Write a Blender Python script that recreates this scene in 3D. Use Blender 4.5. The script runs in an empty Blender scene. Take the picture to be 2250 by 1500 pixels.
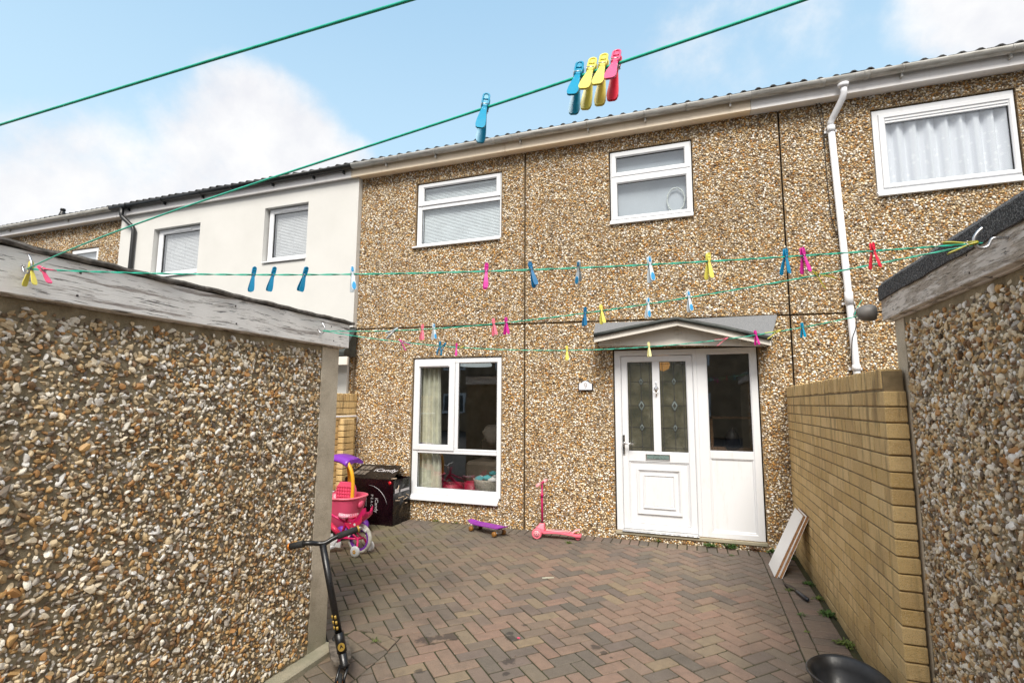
import bpy, bmesh, math, random
import numpy as np
from mathutils import Vector, Matrix

rnd = random.Random(7)
PI = math.pi
R = math.radians
SC = bpy.context.scene
COL = SC.collection

# ------------------------------------------------------------------ camera
CAM = Vector((0.0, -6.2284, 1.5786))
yaw, pitch, roll = R(19.583), R(6.863), R(0.325)
fw = Vector((-math.sin(yaw) * math.cos(pitch), math.cos(yaw) * math.cos(pitch), math.sin(pitch)))
r0 = Vector((math.cos(yaw), math.sin(yaw), 0))
u0 = r0.cross(fw)
rt = r0 * math.cos(roll) + u0 * math.sin(roll)
up = u0 * math.cos(roll) - r0 * math.sin(roll)
cd = bpy.data.cameras.new('camera')
cam = bpy.data.objects.new('camera', cd)
COL.objects.link(cam)
M = Matrix.Identity(4)
for i in range(3):
    M[i][0], M[i][1], M[i][2], M[i][3] = rt[i], up[i], -fw[i], CAM[i]
cam.matrix_world = M
cd.lens = 18.0
cd.sensor_width = 36.0
cd.clip_start = 0.02
cd.clip_end = 2000
SC.camera = cam

# ------------------------------------------------------------------ view, world, sun
SC.view_settings.view_transform = 'Standard'
SC.view_settings.look = 'None'
SC.view_settings.gamma = 1
SC.view_settings.use_curve_mapping = False
SC.view_settings.exposure = 1.62

SUN_EL, SUN_AZ = R(49), R(169)        # azimuth from +Y clockwise
world = bpy.data.worlds.new('World')
SC.world = world
world.use_nodes = True


class NT:
    """small helper round a node tree"""
    def __init__(s, tree):
        s.t = tree; s.n = tree.nodes; s.l = tree.links

    def node(s, typ, **kw):
        n = s.n.new(typ)
        for k, v in kw.items():
            if k == 'inp':
                for a, b in v.items():
                    s.set(n, a, b)
            else:
                setattr(n, k, v)
        return n

    def set(s, n, a, b):
        sock = n.inputs[a]
        if isinstance(b, bpy.types.NodeSocket):
            s.l.new(b, sock)
        elif isinstance(b, bpy.types.Node):
            s.l.new(b.outputs[0], sock)
        else:
            sock.default_value = b

    def math(s, op, a, b=0.0, c=0.0, clamp=False):
        n = s.node('ShaderNodeMath', operation=op, use_clamp=clamp)
        s.set(n, 0, a); s.set(n, 1, b)
        if op in ('MULTIPLY_ADD', 'SMOOTH_MIN'):
            s.set(n, 2, c)
        return n.outputs[0]

    def vmath(s, op, a, b=(0, 0, 0), out=0):
        n = s.node('ShaderNodeVectorMath', operation=op)
        s.set(n, 0, a)
        if op == 'SCALE':
            s.set(n, 3, b)
        else:
            s.set(n, 1, b)
        return n.outputs[out]

    def mix(s, f, a, b, blend='MIX'):
        n = s.node('ShaderNodeMix', data_type='RGBA', blend_type=blend)
        s.set(n, 0, f); s.set(n, 6, a); s.set(n, 7, b)
        return n.outputs[2]

    def noise(s, vec, scale, detail=4, rough=0.55, dim='3D', w=None):
        n = s.node('ShaderNodeTexNoise', noise_dimensions=dim)
        s.set(n, 'Vector', vec); s.set(n, 'Scale', scale); s.set(n, 'Detail', detail); s.set(n, 'Roughness', rough)
        return n.outputs[0]

    def ramp(s, f, stops, interp='LINEAR'):
        n = s.node('ShaderNodeValToRGB')
        n.color_ramp.interpolation = interp
        e = n.color_ramp.elements
        while len(e) < len(stops):
            e.new(0.5)
        for el, (p, c) in zip(e, stops):
            el.position = p
            el.color = (*c, 1) if len(c) == 3 else c
        s.set(n, 0, f)
        return n.outputs[0]

    def mrange(s, v, a, b, c=0.0, d=1.0, smooth=True):
        n = s.node('ShaderNodeMapRange', interpolation_type='SMOOTHSTEP' if smooth else 'LINEAR')
        s.set(n, 0, v); s.set(n, 1, a); s.set(n, 2, b); s.set(n, 3, c); s.set(n, 4, d)
        return n.outputs[0]


w = NT(world.node_tree)
w.n.clear()
sky = w.node('ShaderNodeTexSky', sky_type='NISHITA')
sky.sun_disc = False
sky.sun_elevation = SUN_EL
sky.sun_rotation = SUN_AZ
sky.air_density = 1.3
sky.dust_density = 2.2
sky.ozone_density = 1.2
tc = w.node('ShaderNodeTexCoord')
dirv = w.vmath('NORMALIZE', tc.outputs['Generated'])
warp = w.noise(dirv, 2.6, 7, 0.62)
warp2 = w.noise(w.vmath('ADD', dirv, (3.1, 1.7, 0.4)), 7.0, 6, 0.6)


def blob(c, a_in, a_out, k=1.0):
    c = Vector(c).normalized()
    d = w.vmath('DOT_PRODUCT', dirv, tuple(c), out=1)
    return w.math('MULTIPLY', w.mrange(d, math.cos(R(a_out)), math.cos(R(a_in))), k)


CLOUDS = [((-1.03, .95, .56), 4, 14, 1.0), ((-1.25, .78, .34), 5, 17, 1.0), ((-0.84, 1.0, .50), 3, 10, .9),
          ((-1.35, .80, .36), 2, 13, .9), ((-.66, .97, .28), 4, 12, .9), ((-1.03, .62, .1), 8, 22, .9),
          ((.66, 1.25, .90), 2, 10, .95), ((1.0, 1.0, .66), 4, 20, 1.0), ((0.3, 1.0, .2), 6, 20, .6),
          ((.12, 1.0, .78), 1, 14, .42), ((0.3, -1.0, .5), 25, 70, 1.0), ((-.6, -1.0, .35), 25, 60, 1.0),
          ((1.0, -.2, .5), 15, 45, 1.0), ((-1.0, -.4, .6), 15, 40, 1.0), ((0, -.6, 1.0), 20, 45, .9)]
acc = None
for c, a, b, k in CLOUDS:
    s_ = blob(c, a, b, k)
    acc = s_ if acc is None else w.math('MAXIMUM', acc, s_)
dens = w.math('ADD', acc, w.math('MULTIPLY', w.math('SUBTRACT', warp, 0.5), 1.5))
dens = w.math('ADD', dens, w.math('MULTIPLY', w.math('SUBTRACT', warp2, 0.5), 0.45))
mask = w.mrange(dens, 0.36, 0.86)
shade = w.ramp(warp2, [(0.3, (2.95, 3.0, 3.2)), (0.62, (3.65, 3.65, 3.65))])
# hazy pale blue: the sky texture thinned with high thin cloud
elev = w.node('ShaderNodeSeparateXYZ'); w.set(elev, 0, dirv)
thin = w.mix(w.mrange(elev.outputs[2], .3, .85), (2.15, 3.0, 3.6, 1), (1.25, 2.15, 3.05, 1))
base = w.mix(0.88, sky.outputs[0], thin)
skyc = w.mix(mask, base, shade)
bg = w.node('ShaderNodeBackground', inp={'Strength': 0.093})
w.l.new(skyc, bg.inputs[0])
wo = w.node('ShaderNodeOutputWorld')
w.l.new(bg.outputs[0], wo.inputs[0])

sd = bpy.data.lights.new('sun', 'SUN')
sd.energy = 1.6
sd.angle = R(26)
sd.color = (1.0, 0.945, 0.86)
sun = bpy.data.objects.new('sun', sd)
COL.objects.link(sun)
sdir = Vector((math.sin(SUN_AZ) * math.cos(SUN_EL), math.cos(SUN_AZ) * math.cos(SUN_EL), math.sin(SUN_EL)))
sun.rotation_euler = sdir.to_track_quat('Z', 'Y').to_euler()
sun.location = sdir * 30

# ------------------------------------------------------------------ materials
MATS = {}


def mat(name):
    m = bpy.data.materials.new(name)
    m.use_nodes = True
    t = NT(m.node_tree)
    t.n.clear()
    out = t.node('ShaderNodeOutputMaterial')
    b = t.node('ShaderNodeBsdfPrincipled')
    t.l.new(b.outputs[0], out.inputs[0])
    t.b = b; t.out = out
    MATS[name] = m
    return m, t


def pos(t):
    return t.node('ShaderNodeNewGeometry').outputs['Position']


def objc(t):
    return t.node('ShaderNodeTexCoord').outputs['Object']


def bump(t, h, strength=0.3, dist=0.01):
    n = t.node('ShaderNodeBump', inp={'Strength': strength, 'Distance': dist})
    t.set(n, 'Height', h)
    t.set(t.b, 'Normal', n.outputs[0])


def simple(name, col, rough=0.5, metal=0.0, var=0.12, nscale=6.0, bmp=0.0, bscale=60, spec=0.5, coat=0.0):
    m, t = mat(name)
    p = pos(t)
    n = t.noise(p, nscale, 5)
    c2 = tuple(max(0, x * (1 - var * 2)) for x in col)
    c1 = tuple(min(1, x * (1 + var * 0.6)) for x in col)
    t.set(t.b, 'Base Color', t.ramp(n, [(0.3, c2), (0.65, c1)]))
    t.set(t.b, 'Roughness', t.mrange(t.noise(p, nscale * 5, 3), 0.2, 0.8, max(0, rough - .08), min(1, rough + .1)))
    t.set(t.b, 'Metallic', metal)
    t.set(t.b, 'Specular IOR Level', spec)
    if coat:
        t.set(t.b, 'Coat Weight', coat)
    if bmp:
        bump(t, t.noise(p, bscale, 4), bmp, 0.004)
    return m


# pebbles: one colour per stone
STONES = [(0.0, (.08, .055, .035)), (.065, (.23, .125, .055)), (.13, (.50, .23, .05)), (.22, (.62, .35, .10)),
          (.31, (.62, .44, .21)), (.41, (.75, .58, .34)), (.53, (.85, .73, .53)), (.66, (.93, .87, .74)),
          (.81, (.96, .94, .89)), (.91, (.42, .37, .31)), (.965, (.18, .16, .14))]


def pebble_mat(name, bright=1.0, sat=1.0, wet=0.0):
    m, t = mat(name)
    g = t.node('ShaderNodeNewGeometry')
    oi = t.node('ShaderNodeObjectInfo')
    f = t.math('FRACT', t.math('ADD', g.outputs['Random Per Island'], oi.outputs['Random']))
    c = t.ramp(f, STONES, 'CONSTANT')
    n = t.noise(g.outputs['Position'], 75, 4, .6)
    c = t.mix(t.mrange(n, .42, .75, 0, .45), c, t.mix(.75, c, (.42, .22, .07, 1)))
    n2 = t.noise(g.outputs['Position'], 0.9, 4, .6)
    c = t.mix(t.mrange(n2, .35, .7, 0, .22), c, (.34, .23, .12, 1))
    stk = t.noise(t.vmath('MULTIPLY', g.outputs['Position'], (3.2, 3.2, .45)), 1.6, 5, .65)
    c = t.mix(t.mrange(stk, .5, .72, 0, .42), c, (.20, .145, .09, 1))
    hs = t.node('ShaderNodeHueSaturation', inp={'Saturation': sat, 'Value': bright})
    t.set(hs, 'Color', c)
    c = hs.outputs[0]
    t.set(t.b, 'Base Color', c)
    t.set(t.b, 'Roughness', 0.55)
    bump(t, t.noise(g.outputs['Position'], 160, 3), .25, .003)
    return m


pebble_mat('house_pebbles', 1.0, 1.0)
pebble_mat('shed_pebbles', 1.0, 0.92)

m, t = mat('wall_matrix')
p = pos(t)
v = t.node('ShaderNodeTexVoronoi', inp={'Scale': 75.0, 'Randomness': 1.0})
t.set(v, 'Vector', p)
vc = t.node('ShaderNodeSeparateColor'); t.set(vc, 0, v.outputs['Color'])
st = t.ramp(vc.outputs[0], [(a, tuple(x * .6 for x in b)) for a, b in STONES], 'CONSTANT')
t.set(t.b, 'Base Color', t.mix(t.mrange(v.outputs['Distance'], .25, .5), st, (.20, .135, .07, 1)))
t.set(t.b, 'Roughness', .9)
bump(t, v.outputs['Distance'], -.8, .006)

m, t = mat('shed_matrix')
p = pos(t)
n = t.noise(p, 9, 6, .65)
c = t.ramp(n, [(.3, (.16, .125, .075)), (.55, (.31, .255, .165)), (.75, (.44, .38, .27))])
fine = t.noise(p, 130, 3, .6)
c = t.mix(t.mrange(fine, .55, .75, 0, .6), c, (.32, .28, .22, 1))
t.set(t.b, 'Base Color', c)
t.set(t.b, 'Roughness', .95)
bump(t, fine, .8, .006)

m, t = mat('concrete')
p = pos(t)
n = t.noise(p, 5, 7, .65)
c = t.ramp(n, [(.25, (.34, .29, .21)), (.5, (.56, .49, .38)), (.75, (.68, .61, .49))])
f = t.noise(p, 220, 2, .6)
c = t.mix(t.mrange(f, .5, .75, 0, .55), c, (.12, .09, .06, 1))
sep = t.node('ShaderNodeSeparateXYZ'); t.set(sep, 0, p)
c = t.mix(t.math('MULTIPLY', t.mrange(sep.outputs[2], .45, .0), t.mrange(n, .3, .7, .2, .7)), c, (.10, .11, .05, 1))
t.set(t.b, 'Base Color', c); t.set(t.b, 'Roughness', .92)
bump(t, t.noise(p, 110, 4), .6, .006)

m, t = mat('cream_render')
p = pos(t)
n = t.noise(p, 1.3, 5, .6)
t.set(t.b, 'Base Color', t.ramp(n, [(.3, (.61, .605, .58)), (.7, (.67, .665, .64))]))
t.set(t.b, 'Roughness', .9)
bump(t, t.noise(p, 180, 2), .15, .002)


def upvc(name, base, dirt=.25):
    m, t = mat(name)
    p = pos(t)
    sc = t.vmath('MULTIPLY', p, (6, 6, 1.2))
    n = t.noise(sc, 3, 6, .65)
    c = t.mix(t.mrange(n, .52, .8, 0, dirt), (*base, 1), tuple(x * f for x, f in zip(base, (.74, .68, .58))) + (1,))
    t.set(t.b, 'Base Color', c)
    t.set(t.b, 'Roughness', t.mrange(n, .3, .7, .28, .45))
    return m


upvc('white_upvc', (.76, .775, .80), .35)
upvc('aged_upvc', (.76, .72, .65), .45)
upvc('white_board', (.84, .82, .81), .35)
upvc('peach_board', (.90, .76, .58), .4)
upvc('white_pipe', (.74, .75, .78), .25)

m, t = mat('glass')
t.n.remove(t.b)
lw = t.node('ShaderNodeFresnel', inp={'IOR': 1.52})
tr = t.node('ShaderNodeBsdfTransparent', inp={'Color': (.93, .945, .95, 1)})
gl = t.node('ShaderNodeBsdfGlossy', inp={'Color': (.95, .98, 1, 1), 'Roughness': .015})
geo = t.node('ShaderNodeNewGeometry')
nb = t.node('ShaderNodeBump', inp={'Strength': .12, 'Distance': .004})
t.set(nb, 'Height', t.noise(geo.outputs['Position'], 3.0, 2)); t.set(gl, 'Normal', nb.outputs[0])
ms = t.node('ShaderNodeMixShader')
fr_out = t.math('MULTIPLY_ADD', lw.outputs[0], 2.0, .08, clamp=True)
t.set(ms, 0, t.math('MULTIPLY', fr_out, t.math('SUBTRACT', 1.0, geo.outputs['Backfacing'])))
t.l.new(tr.outputs[0], ms.inputs[1]); t.l.new(gl.outputs[0], ms.inputs[2])
t.l.new(ms.outputs[0], t.out.inputs[0])

m, t = mat('obscure_glass')
p = pos(t)
t.set(t.b, 'Base Color', (.50, .56, .60, 1)); t.set(t.b, 'Roughness', .1); t.set(t.b, 'Specular IOR Level', .7)

m, t = mat('patterned_glass')
t.n.remove(t.b)
geo = t.node('ShaderNodeNewGeometry')
df_ = t.node('ShaderNodeBsdfDiffuse')
t.set(df_, 'Color', t.ramp(t.noise(geo.outputs['Position'], 4.5, 5, .65), [(.3, (.06, .07, .055)), (.5, (.17, .16, .11)), (.7, (.30, .29, .22))]))
tr = t.node('ShaderNodeBsdfTransparent', inp={'Color': (.70, .72, .62, 1)})
gl = t.node('ShaderNodeBsdfGlossy', inp={'Color': (.95, .98, 1, 1), 'Roughness': .06})
nb = t.node('ShaderNodeBump', inp={'Strength': .5, 'Distance': .004})
t.set(nb, 'Height', t.noise(geo.outputs['Position'], 55.0, 3)); t.set(gl, 'Normal', nb.outputs[0])
m1 = t.node('ShaderNodeMixShader', inp={0: .38}); t.l.new(tr.outputs[0], m1.inputs[1]); t.l.new(df_.outputs[0], m1.inputs[2])
lw = t.node('ShaderNodeFresnel', inp={'IOR': 1.5})
m2 = t.node('ShaderNodeMixShader'); t.set(m2, 0, t.math('MULTIPLY', t.math('MULTIPLY_ADD', lw.outputs[0], 2.0, .08, clamp=True), t.math('SUBTRACT', 1.0, geo.outputs['Backfacing'])))
t.l.new(m1.outputs[0], m2.inputs[1]); t.l.new(gl.outputs[0], m2.inputs[2]); t.l.new(m2.outputs[0], t.out.inputs[0])

# yellow wall bricks
m, t = mat('yellow_brick')
oi = t.node('ShaderNodeObjectInfo')
g = t.node('ShaderNodeNewGeometry')
p = g.outputs['Position']
f = t.math('FRACT', t.math('ADD', oi.outputs['Random'], g.outputs['Random Per Island']))
c = t.ramp(f, [(0, (.66, .45, .18)), (.3, (.76, .54, .235)), (.6, (.82, .60, .29)), (.85, (.64, .44, .19))])
n = t.noise(p, 2.2, 6, .65)
c = t.mix(t.mrange(n, .48, .75, 0, .5), c, (.40, .25, .09, 1))
fine = t.noise(p, 260, 2, .6)
c = t.mix(t.mrange(fine, .50, .66, 0, .7), c, (.80, .64, .38, 1))
c = t.mix(t.mrange(t.noise(p, 330, 2, .6), .56, .7, 0, .6), c, (.17, .09, .03, 1))
st = t.noise(t.vmath('MULTIPLY', p, (9, 9, 1.1)), 2.0, 4)
sep = t.node('ShaderNodeSeparateXYZ'); t.set(sep, 0, p)
c = t.mix(t.math('MULTIPLY', t.mrange(st, .5, .66), t.mrange(sep.outputs[2], 1.1, 1.7, .3, .65)), c, (.17, .11, .055, 1))
c = t.mix(t.math('MULTIPLY', t.mrange(sep.outputs[2], .28, .0), .45), c, (.17, .13, .06, 1))
t.set(t.b, 'Base Color', c); t.set(t.b, 'Roughness', .93)
bump(t, t.math('ADD', fine, t.math('MULTIPLY', t.noise(p, 45, 4), .8)), .9, .006)
simple('brick_mortar', (.25, .185, .10), .95, var=.25, nscale=12, bmp=.5, bscale=150)

# block pavers
m, t = mat('paver')
oi = t.node('ShaderNodeObjectInfo')
g = t.node('ShaderNodeNewGeometry')
p = g.outputs['Position']
f = t.math('FRACT', t.math('ADD', oi.outputs['Random'], g.outputs['Random Per Island']))
c = t.ramp(f, [(0, (.30, .165, .11)), (.14, (.33, .21, .14)), (.28, (.21, .155, .13)), (.42, (.17, .145, .115)),
               (.56, (.29, .19, .125)), (.70, (.35, .19, .13)), (.84, (.24, .19, .13)), (.95, (.34, .24, .13))])
sep = t.node('ShaderNodeSeparateXYZ'); t.set(sep, 0, p)
n1 = t.noise(p, .75, 5, .6)
xr = t.math('ADD', sep.outputs[0], t.math('MULTIPLY', t.math('SUBTRACT', n1, .5), 1.6))
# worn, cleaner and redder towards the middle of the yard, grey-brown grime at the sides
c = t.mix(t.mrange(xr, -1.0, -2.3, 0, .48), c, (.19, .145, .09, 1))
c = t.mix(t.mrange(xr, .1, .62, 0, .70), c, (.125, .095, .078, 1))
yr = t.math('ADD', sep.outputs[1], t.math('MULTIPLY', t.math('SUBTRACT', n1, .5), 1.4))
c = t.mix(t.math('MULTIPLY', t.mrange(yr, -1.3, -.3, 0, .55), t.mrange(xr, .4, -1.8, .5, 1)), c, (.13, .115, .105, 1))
damp = t.noise(p, 1.25, 6, .7)
c = t.mix(t.mrange(damp, .50, .68, 0, .45), c, (.075, .058, .05, 1))
moss = t.math('MULTIPLY', t.mrange(xr, -2.1, -3.3), t.mrange(t.noise(p, 2.3, 5), .38, .62))
c = t.mix(t.math('MULTIPLY', moss, .7), c, (.19, .17, .045, 1))
n2 = t.noise(p, 14, 6, .7)
c = t.mix(t.mrange(n2, .35, .7, 0, .45), c, t.mix(.6, c, (.09, .075, .06, 1)))
fine = t.noise(p, 190, 3, .65)
c = t.mix(t.mrange(fine, .5, .72, 0, .38), c, (.36, .30, .24, 1))
c = t.mix(t.mrange(t.noise(p, 240, 2), .55, .7, 0, .5), c, (.07, .055, .045, 1))
spk = t.node('ShaderNodeTexVoronoi', inp={'Scale': 22.0}); t.set(spk, 'Vector', p)
spm = t.math('MULTIPLY', t.mrange(spk.outputs['Distance'], .085, .04), t.mrange(t.noise(p, 1.4, 3), .47, .6))
c = t.mix(spm, c, (.5, .47, .42, 1))
# old oil and chewing-gum stains, each where it lies
STAINS = [(-1.744, -2.977, .085), (-1.62, -2.887, .075), (-1.69, -2.93, .05), (-1.219, -2.769, .055), (-1.26, -2.71, .035),
          (-.661, -2.702, .05), (-.60, -2.76, .03), (-1.129, -3.064, .045), (-1.598, -3.353, .04), (-1.36, -3.44, .035), (-.55, -2.80, .02),
          (-1.1, -3.2, .03), (-.9, -3.25, .022), (-1.2, -2.55, .025)]
sacc = None
wn = t.noise(p, 22, 4, .65)
for (sx, sy, sr) in STAINS:
    d = t.vmath('DISTANCE', p, (sx, sy, 0.006), out=1)
    q = t.mrange(t.math('ADD', d, t.math('MULTIPLY', t.math('SUBTRACT', wn, .5), sr * 2.2)), sr * .95, sr * .55)
    sacc = q if sacc is None else t.math('MAXIMUM', sacc, q)
c = t.mix(t.math('MULTIPLY', sacc, .7), c, (.035, .028, .026, 1))
hs = t.node('ShaderNodeHueSaturation', inp={'Saturation': .80, 'Value': 1.0}); t.set(hs, 'Color', c)
c = t.mix(1.0, hs.outputs[0], (.80, .78, .75, 1), 'MULTIPLY')
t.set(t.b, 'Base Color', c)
t.set(t.b, 'Roughness', .82)
bump(t, t.math('ADD', fine, t.math('MULTIPLY', n2, .6)), .5, .004)

m, t = mat('joint_sand')
p = pos(t)
n = t.noise(p, 3, 6, .7)
c = t.ramp(n, [(.3, (.025, .02, .013)), (.55, (.04, .04, .016)), (.75, (.05, .06, .018))])
t.set(t.b, 'Base Color', c); t.set(t.b, 'Roughness', 1)
bump(t, t.noise(p, 300, 3), .8, .004)

simple('asphalt', (.055, .055, .055), .9, var=.2, nscale=3, bmp=.5, bscale=200)
simple('opposite_brick', (.30, .21, .13), .9, var=.25, nscale=2)
simple('dark_window', (.03, .035, .04), .1)
simple('roof_tile', (.045, .043, .042), .8, var=.25, nscale=9, bmp=.4, bscale=90)
simple('dark_gap', (.012, .010, .009), .95)
simple('felt_edge', (.15, .135, .12), .9, var=.35, nscale=30, bmp=.7, bscale=120)
simple('black_pipe', (.012, .013, .014), .38)
simple('grey_lamp', (.16, .15, .14), .5)
simple('galvanised', (.55, .55, .56), .3, metal=.9, var=.15, nscale=60)
simple('chrome', (.72, .72, .72), .15, metal=1.0, var=.05)
simple('black_metal', (.010, .010, .011), .32, var=.2, nscale=18)
simple('black_rubber', (.018, .018, .018), .8)
simple('griptape', (.15, .125, .10), .95, var=.35, nscale=22, bmp=.5, bscale=200)
simple('gold_print', (.42, .27, .05), .4, metal=.3)
simple('orange_ring', (.75, .24, .03), .3, metal=.5)
simple('pink_plastic', (.74, .09, .19), .38, var=.06, nscale=5)
simple('hot_pink', (.78, .018, .16), .3, var=.05)
simple('magenta_tube', (.50, .008, .12), .28, var=.05)
simple('pale_pink', (.85, .42, .44), .45, var=.05)
simple('salmon_plastic', (.86, .17, .24), .4, var=.06)
simple('purple_plastic', (.20, .035, .42), .35, var=.08)
simple('board_purple', (.26, .03, .33), .5, var=.1, nscale=25)
simple('yellow_plastic', (.80, .40, .02), .35, var=.05)
simple('amber_wheel', (.27, .12, .025), .4)
simple('white_rubber', (.62, .60, .54), .7, var=.18, nscale=30)
simple('white_plastic', (.80, .80, .80), .35, var=.05)
simple('carton_black', (.006, .005, .006), .3, var=.2, nscale=5, spec=.35)
simple('carton_red', (.010, .003, .005), .25, var=.3, nscale=4, spec=.35)
simple('carton_print', (.62, .60, .62), .5)
simple('carton_torn', (.55, .42, .30), .9, var=.2, nscale=40)
simple('red_print', (.6, .01, .02), .4)
upvc('laminate', (.86, .86, .86), .05)
simple('chipboard', (.36, .19, .09), .9, var=.3, nscale=90, bmp=.4, bscale=200)
simple('tub_plastic', (.022, .023, .026), .42, var=.35, nscale=9, bmp=.2, bscale=30)
simple('water_dark', (.03, .015, .01), .08)
simple('handle_dark', (.012, .015, .022), .38)
simple('blade_rust', (.05, .04, .035), .6, var=.4, nscale=70)
simple('weed_green', (.062, .135, .022), .7, var=.35, nscale=30)
simple('weed_light', (.12, .17, .03), .7, var=.3, nscale=30)
simple('dry_leaf', (.12, .05, .02), .9, var=.4, nscale=40)
simple('slate_black', (.02, .015, .02), .5)
simple('plaque_face', (.80, .82, .86), .35, var=.04)
simple('plaque_ink', (.42, .38, .38), .5)
simple('lead_came', (.045, .045, .045), .5, metal=.3)
simple('bevel_glass', (.16, .19, .18), .05)
simple('letter_flap', (.30, .42, .40), .25, metal=.5)
simple('curtain_cream', (.68, .66, .52), .9, var=.12, nscale=8)
simple('room_wall', (.34, .30, .25), .95)
simple('room_floor', (.12, .09, .065), .8)
simple('basket', (.50, .44, .36), .9, var=.25, nscale=60, bmp=.6, bscale=90)
simple('cloth_red', (.5, .04, .07), .9)
simple('cloth_teal', (.10, .42, .45), .9)
simple('cloth_white', (.75, .72, .70), .9)
simple('cushion', (.17, .14, .115), .95)
simple('tub_red', (.5, .02, .06), .5)
simple('blind_slat', (.88, .92, .94), .5, var=.04)
simple('blind_pale', (.86, .85, .86), .6, var=.04)
simple('screen_grey', (.56, .60, .65), .8, var=.06, nscale=2)
simple('wreath', (.72, .76, .72), .8, var=.2, nscale=50)
simple('lamp_disc', (.80, .86, .86), .5)
MATS['lamp_disc'].node_tree.nodes['Principled BSDF'].inputs['Emission Color'].default_value = (.8, .9, .9, 1)
MATS['lamp_disc'].node_tree.nodes['Principled BSDF'].inputs['Emission Strength'].default_value = .16
simple('litter_white', (.75, .75, .6), .6)
simple('litter_pink', (.8, .1, .2), .5)
simple('wire_black', (.01, .01, .01), .6)
simple('dark_lead', (.035, .042, .038), .55, var=.4, nscale=6, bmp=.3, bscale=40)

m, t = mat('lamp_glow')
t.set(t.b, 'Base Color', (.8, .5, .2, 1)); t.set(t.b, 'Emission Color', (1.0, .42, .10, 1)); t.set(t.b, 'Emission Strength', .55)

m, t = mat('net_curtain')
p = pos(t)
v = t.node('ShaderNodeTexVoronoi', inp={'Scale': 14.0}); t.set(v, 'Vector', p)
t.set(t.b, 'Base Color', t.mix(t.mrange(v.outputs['Distance'], .30, .16, 0, .6), (.80, .81, .86, 1), (.96, .96, .98, 1)))
t.set(t.b, 'Roughness', .9)

m, t = mat('grey_gutter')
p = pos(t)
n = t.noise(t.vmath('MULTIPLY', p, (1.0, 6, 8)), 5, 6, .65)
c = t.ramp(n, [(.28, (.20, .19, .16)), (.45, (.40, .39, .36)), (.65, (.55, .55, .53))])
n3 = t.noise(t.vmath('MULTIPLY', p, (30, 2, 3)), 2, 3)
c = t.mix(t.mrange(n3, .6, .75, 0, .4), c, (.10, .10, .09, 1))
t.set(t.b, 'Base Color', c); t.set(t.b, 'Roughness', .5)


def wood_mat(name, paint, bare, dark, cover, axis=(1, 1, 1)):
    m, t = mat(name)
    p = pos(t)
    q = t.vmath('MULTIPLY', p, axis)
    wv = t.noise(p, 2.2, 3, .5)
    q = t.vmath('ADD', q, t.vmath('SCALE', t.node('ShaderNodeCombineXYZ', inp={2: wv}).outputs[0], 1.3))
    grain = t.noise(q, 3.2, 9, .72)
    fine = t.noise(q, 11, 6, .7)
    peel = t.noise(q, 1.15, 7, .7)
    bb = t.ramp(fine, [(.3, dark), (.5, bare), (.72, tuple(min(1, x * 1.45) for x in bare))])
    mask = t.mrange(t.math('ADD', t.math('MULTIPLY', peel, .72), t.math('MULTIPLY', grain, .28)), cover, cover + .07)
    pc = t.ramp(t.noise(p, 7, 5, .6), [(.3, tuple(x * .88 for x in paint)), (.7, paint)])
    c = t.mix(mask, bb, pc)
    crack = t.mrange(t.noise(q, 6.5, 5, .6), .40, .37)
    c = t.mix(t.math('MULTIPLY', crack, .8), c, (*tuple(x * .35 for x in dark), 1))
    t.set(t.b, 'Base Color', c); t.set(t.b, 'Roughness', .88)
    h = t.math('ADD', t.math('MULTIPLY', mask, .6), t.math('SUBTRACT', fine, t.math('MULTIPLY', crack, .8)))
    bump(t, h, .6, .004)
    return m


wood_mat('peeling_wood', (.93, .91, .88), (.42, .38, .355), (.14, .12, .11), .41, (2, 1.3, 24))
wood_mat('bare_wood', (.80, .74, .68), (.44, .38, .32), (.16, .13, .10), .465, (2, 2.2, 20))

m, t = mat('mineral_felt')
p = pos(t)
f = t.noise(p, 210, 2, .6)
c = t.ramp(f, [(.35, (.018, .018, .02)), (.52, (.05, .05, .053)), (.64, (.24, .24, .24))])
n = t.noise(p, 4, 4)
c = t.mix(t.mrange(n, .5, .8, 0, .3), c, (.09, .09, .085, 1))
t.set(t.b, 'Base Color', c); t.set(t.b, 'Roughness', .95)
bump(t, f, .8, .003)

m, t = mat('canopy_felt')
p = pos(t)
f = t.noise(p, 150, 3, .6)
c = t.ramp(f, [(.35, (.13, .14, .15)), (.6, (.22, .225, .235)), (.72, (.33, .33, .33))])
t.set(t.b, 'Base Color', c); t.set(t.b, 'Roughness', .9)
bump(t, f, .5, .003)

# coloured plastic taken from the object's own colour
m, t = mat('peg_plastic')
oi = t.node('ShaderNodeObjectInfo')
t.set(t.b, 'Base Color', oi.outputs['Color']); t.set(t.b, 'Roughness', .33)
t.set(t.b, 'Subsurface Weight', .15); t.set(t.b, 'Subsurface Radius', (.004, .004, .004)); t.set(t.b, 'Subsurface Scale', .5)

m, t = mat('green_line')
p = pos(t)
t.set(t.b, 'Base Color', t.ramp(t.noise(p, 60, 3), [(.3, (.01, .36, .24)), (.7, (.03, .54, .38))])); t.set(t.b, 'Roughness', .32)

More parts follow.
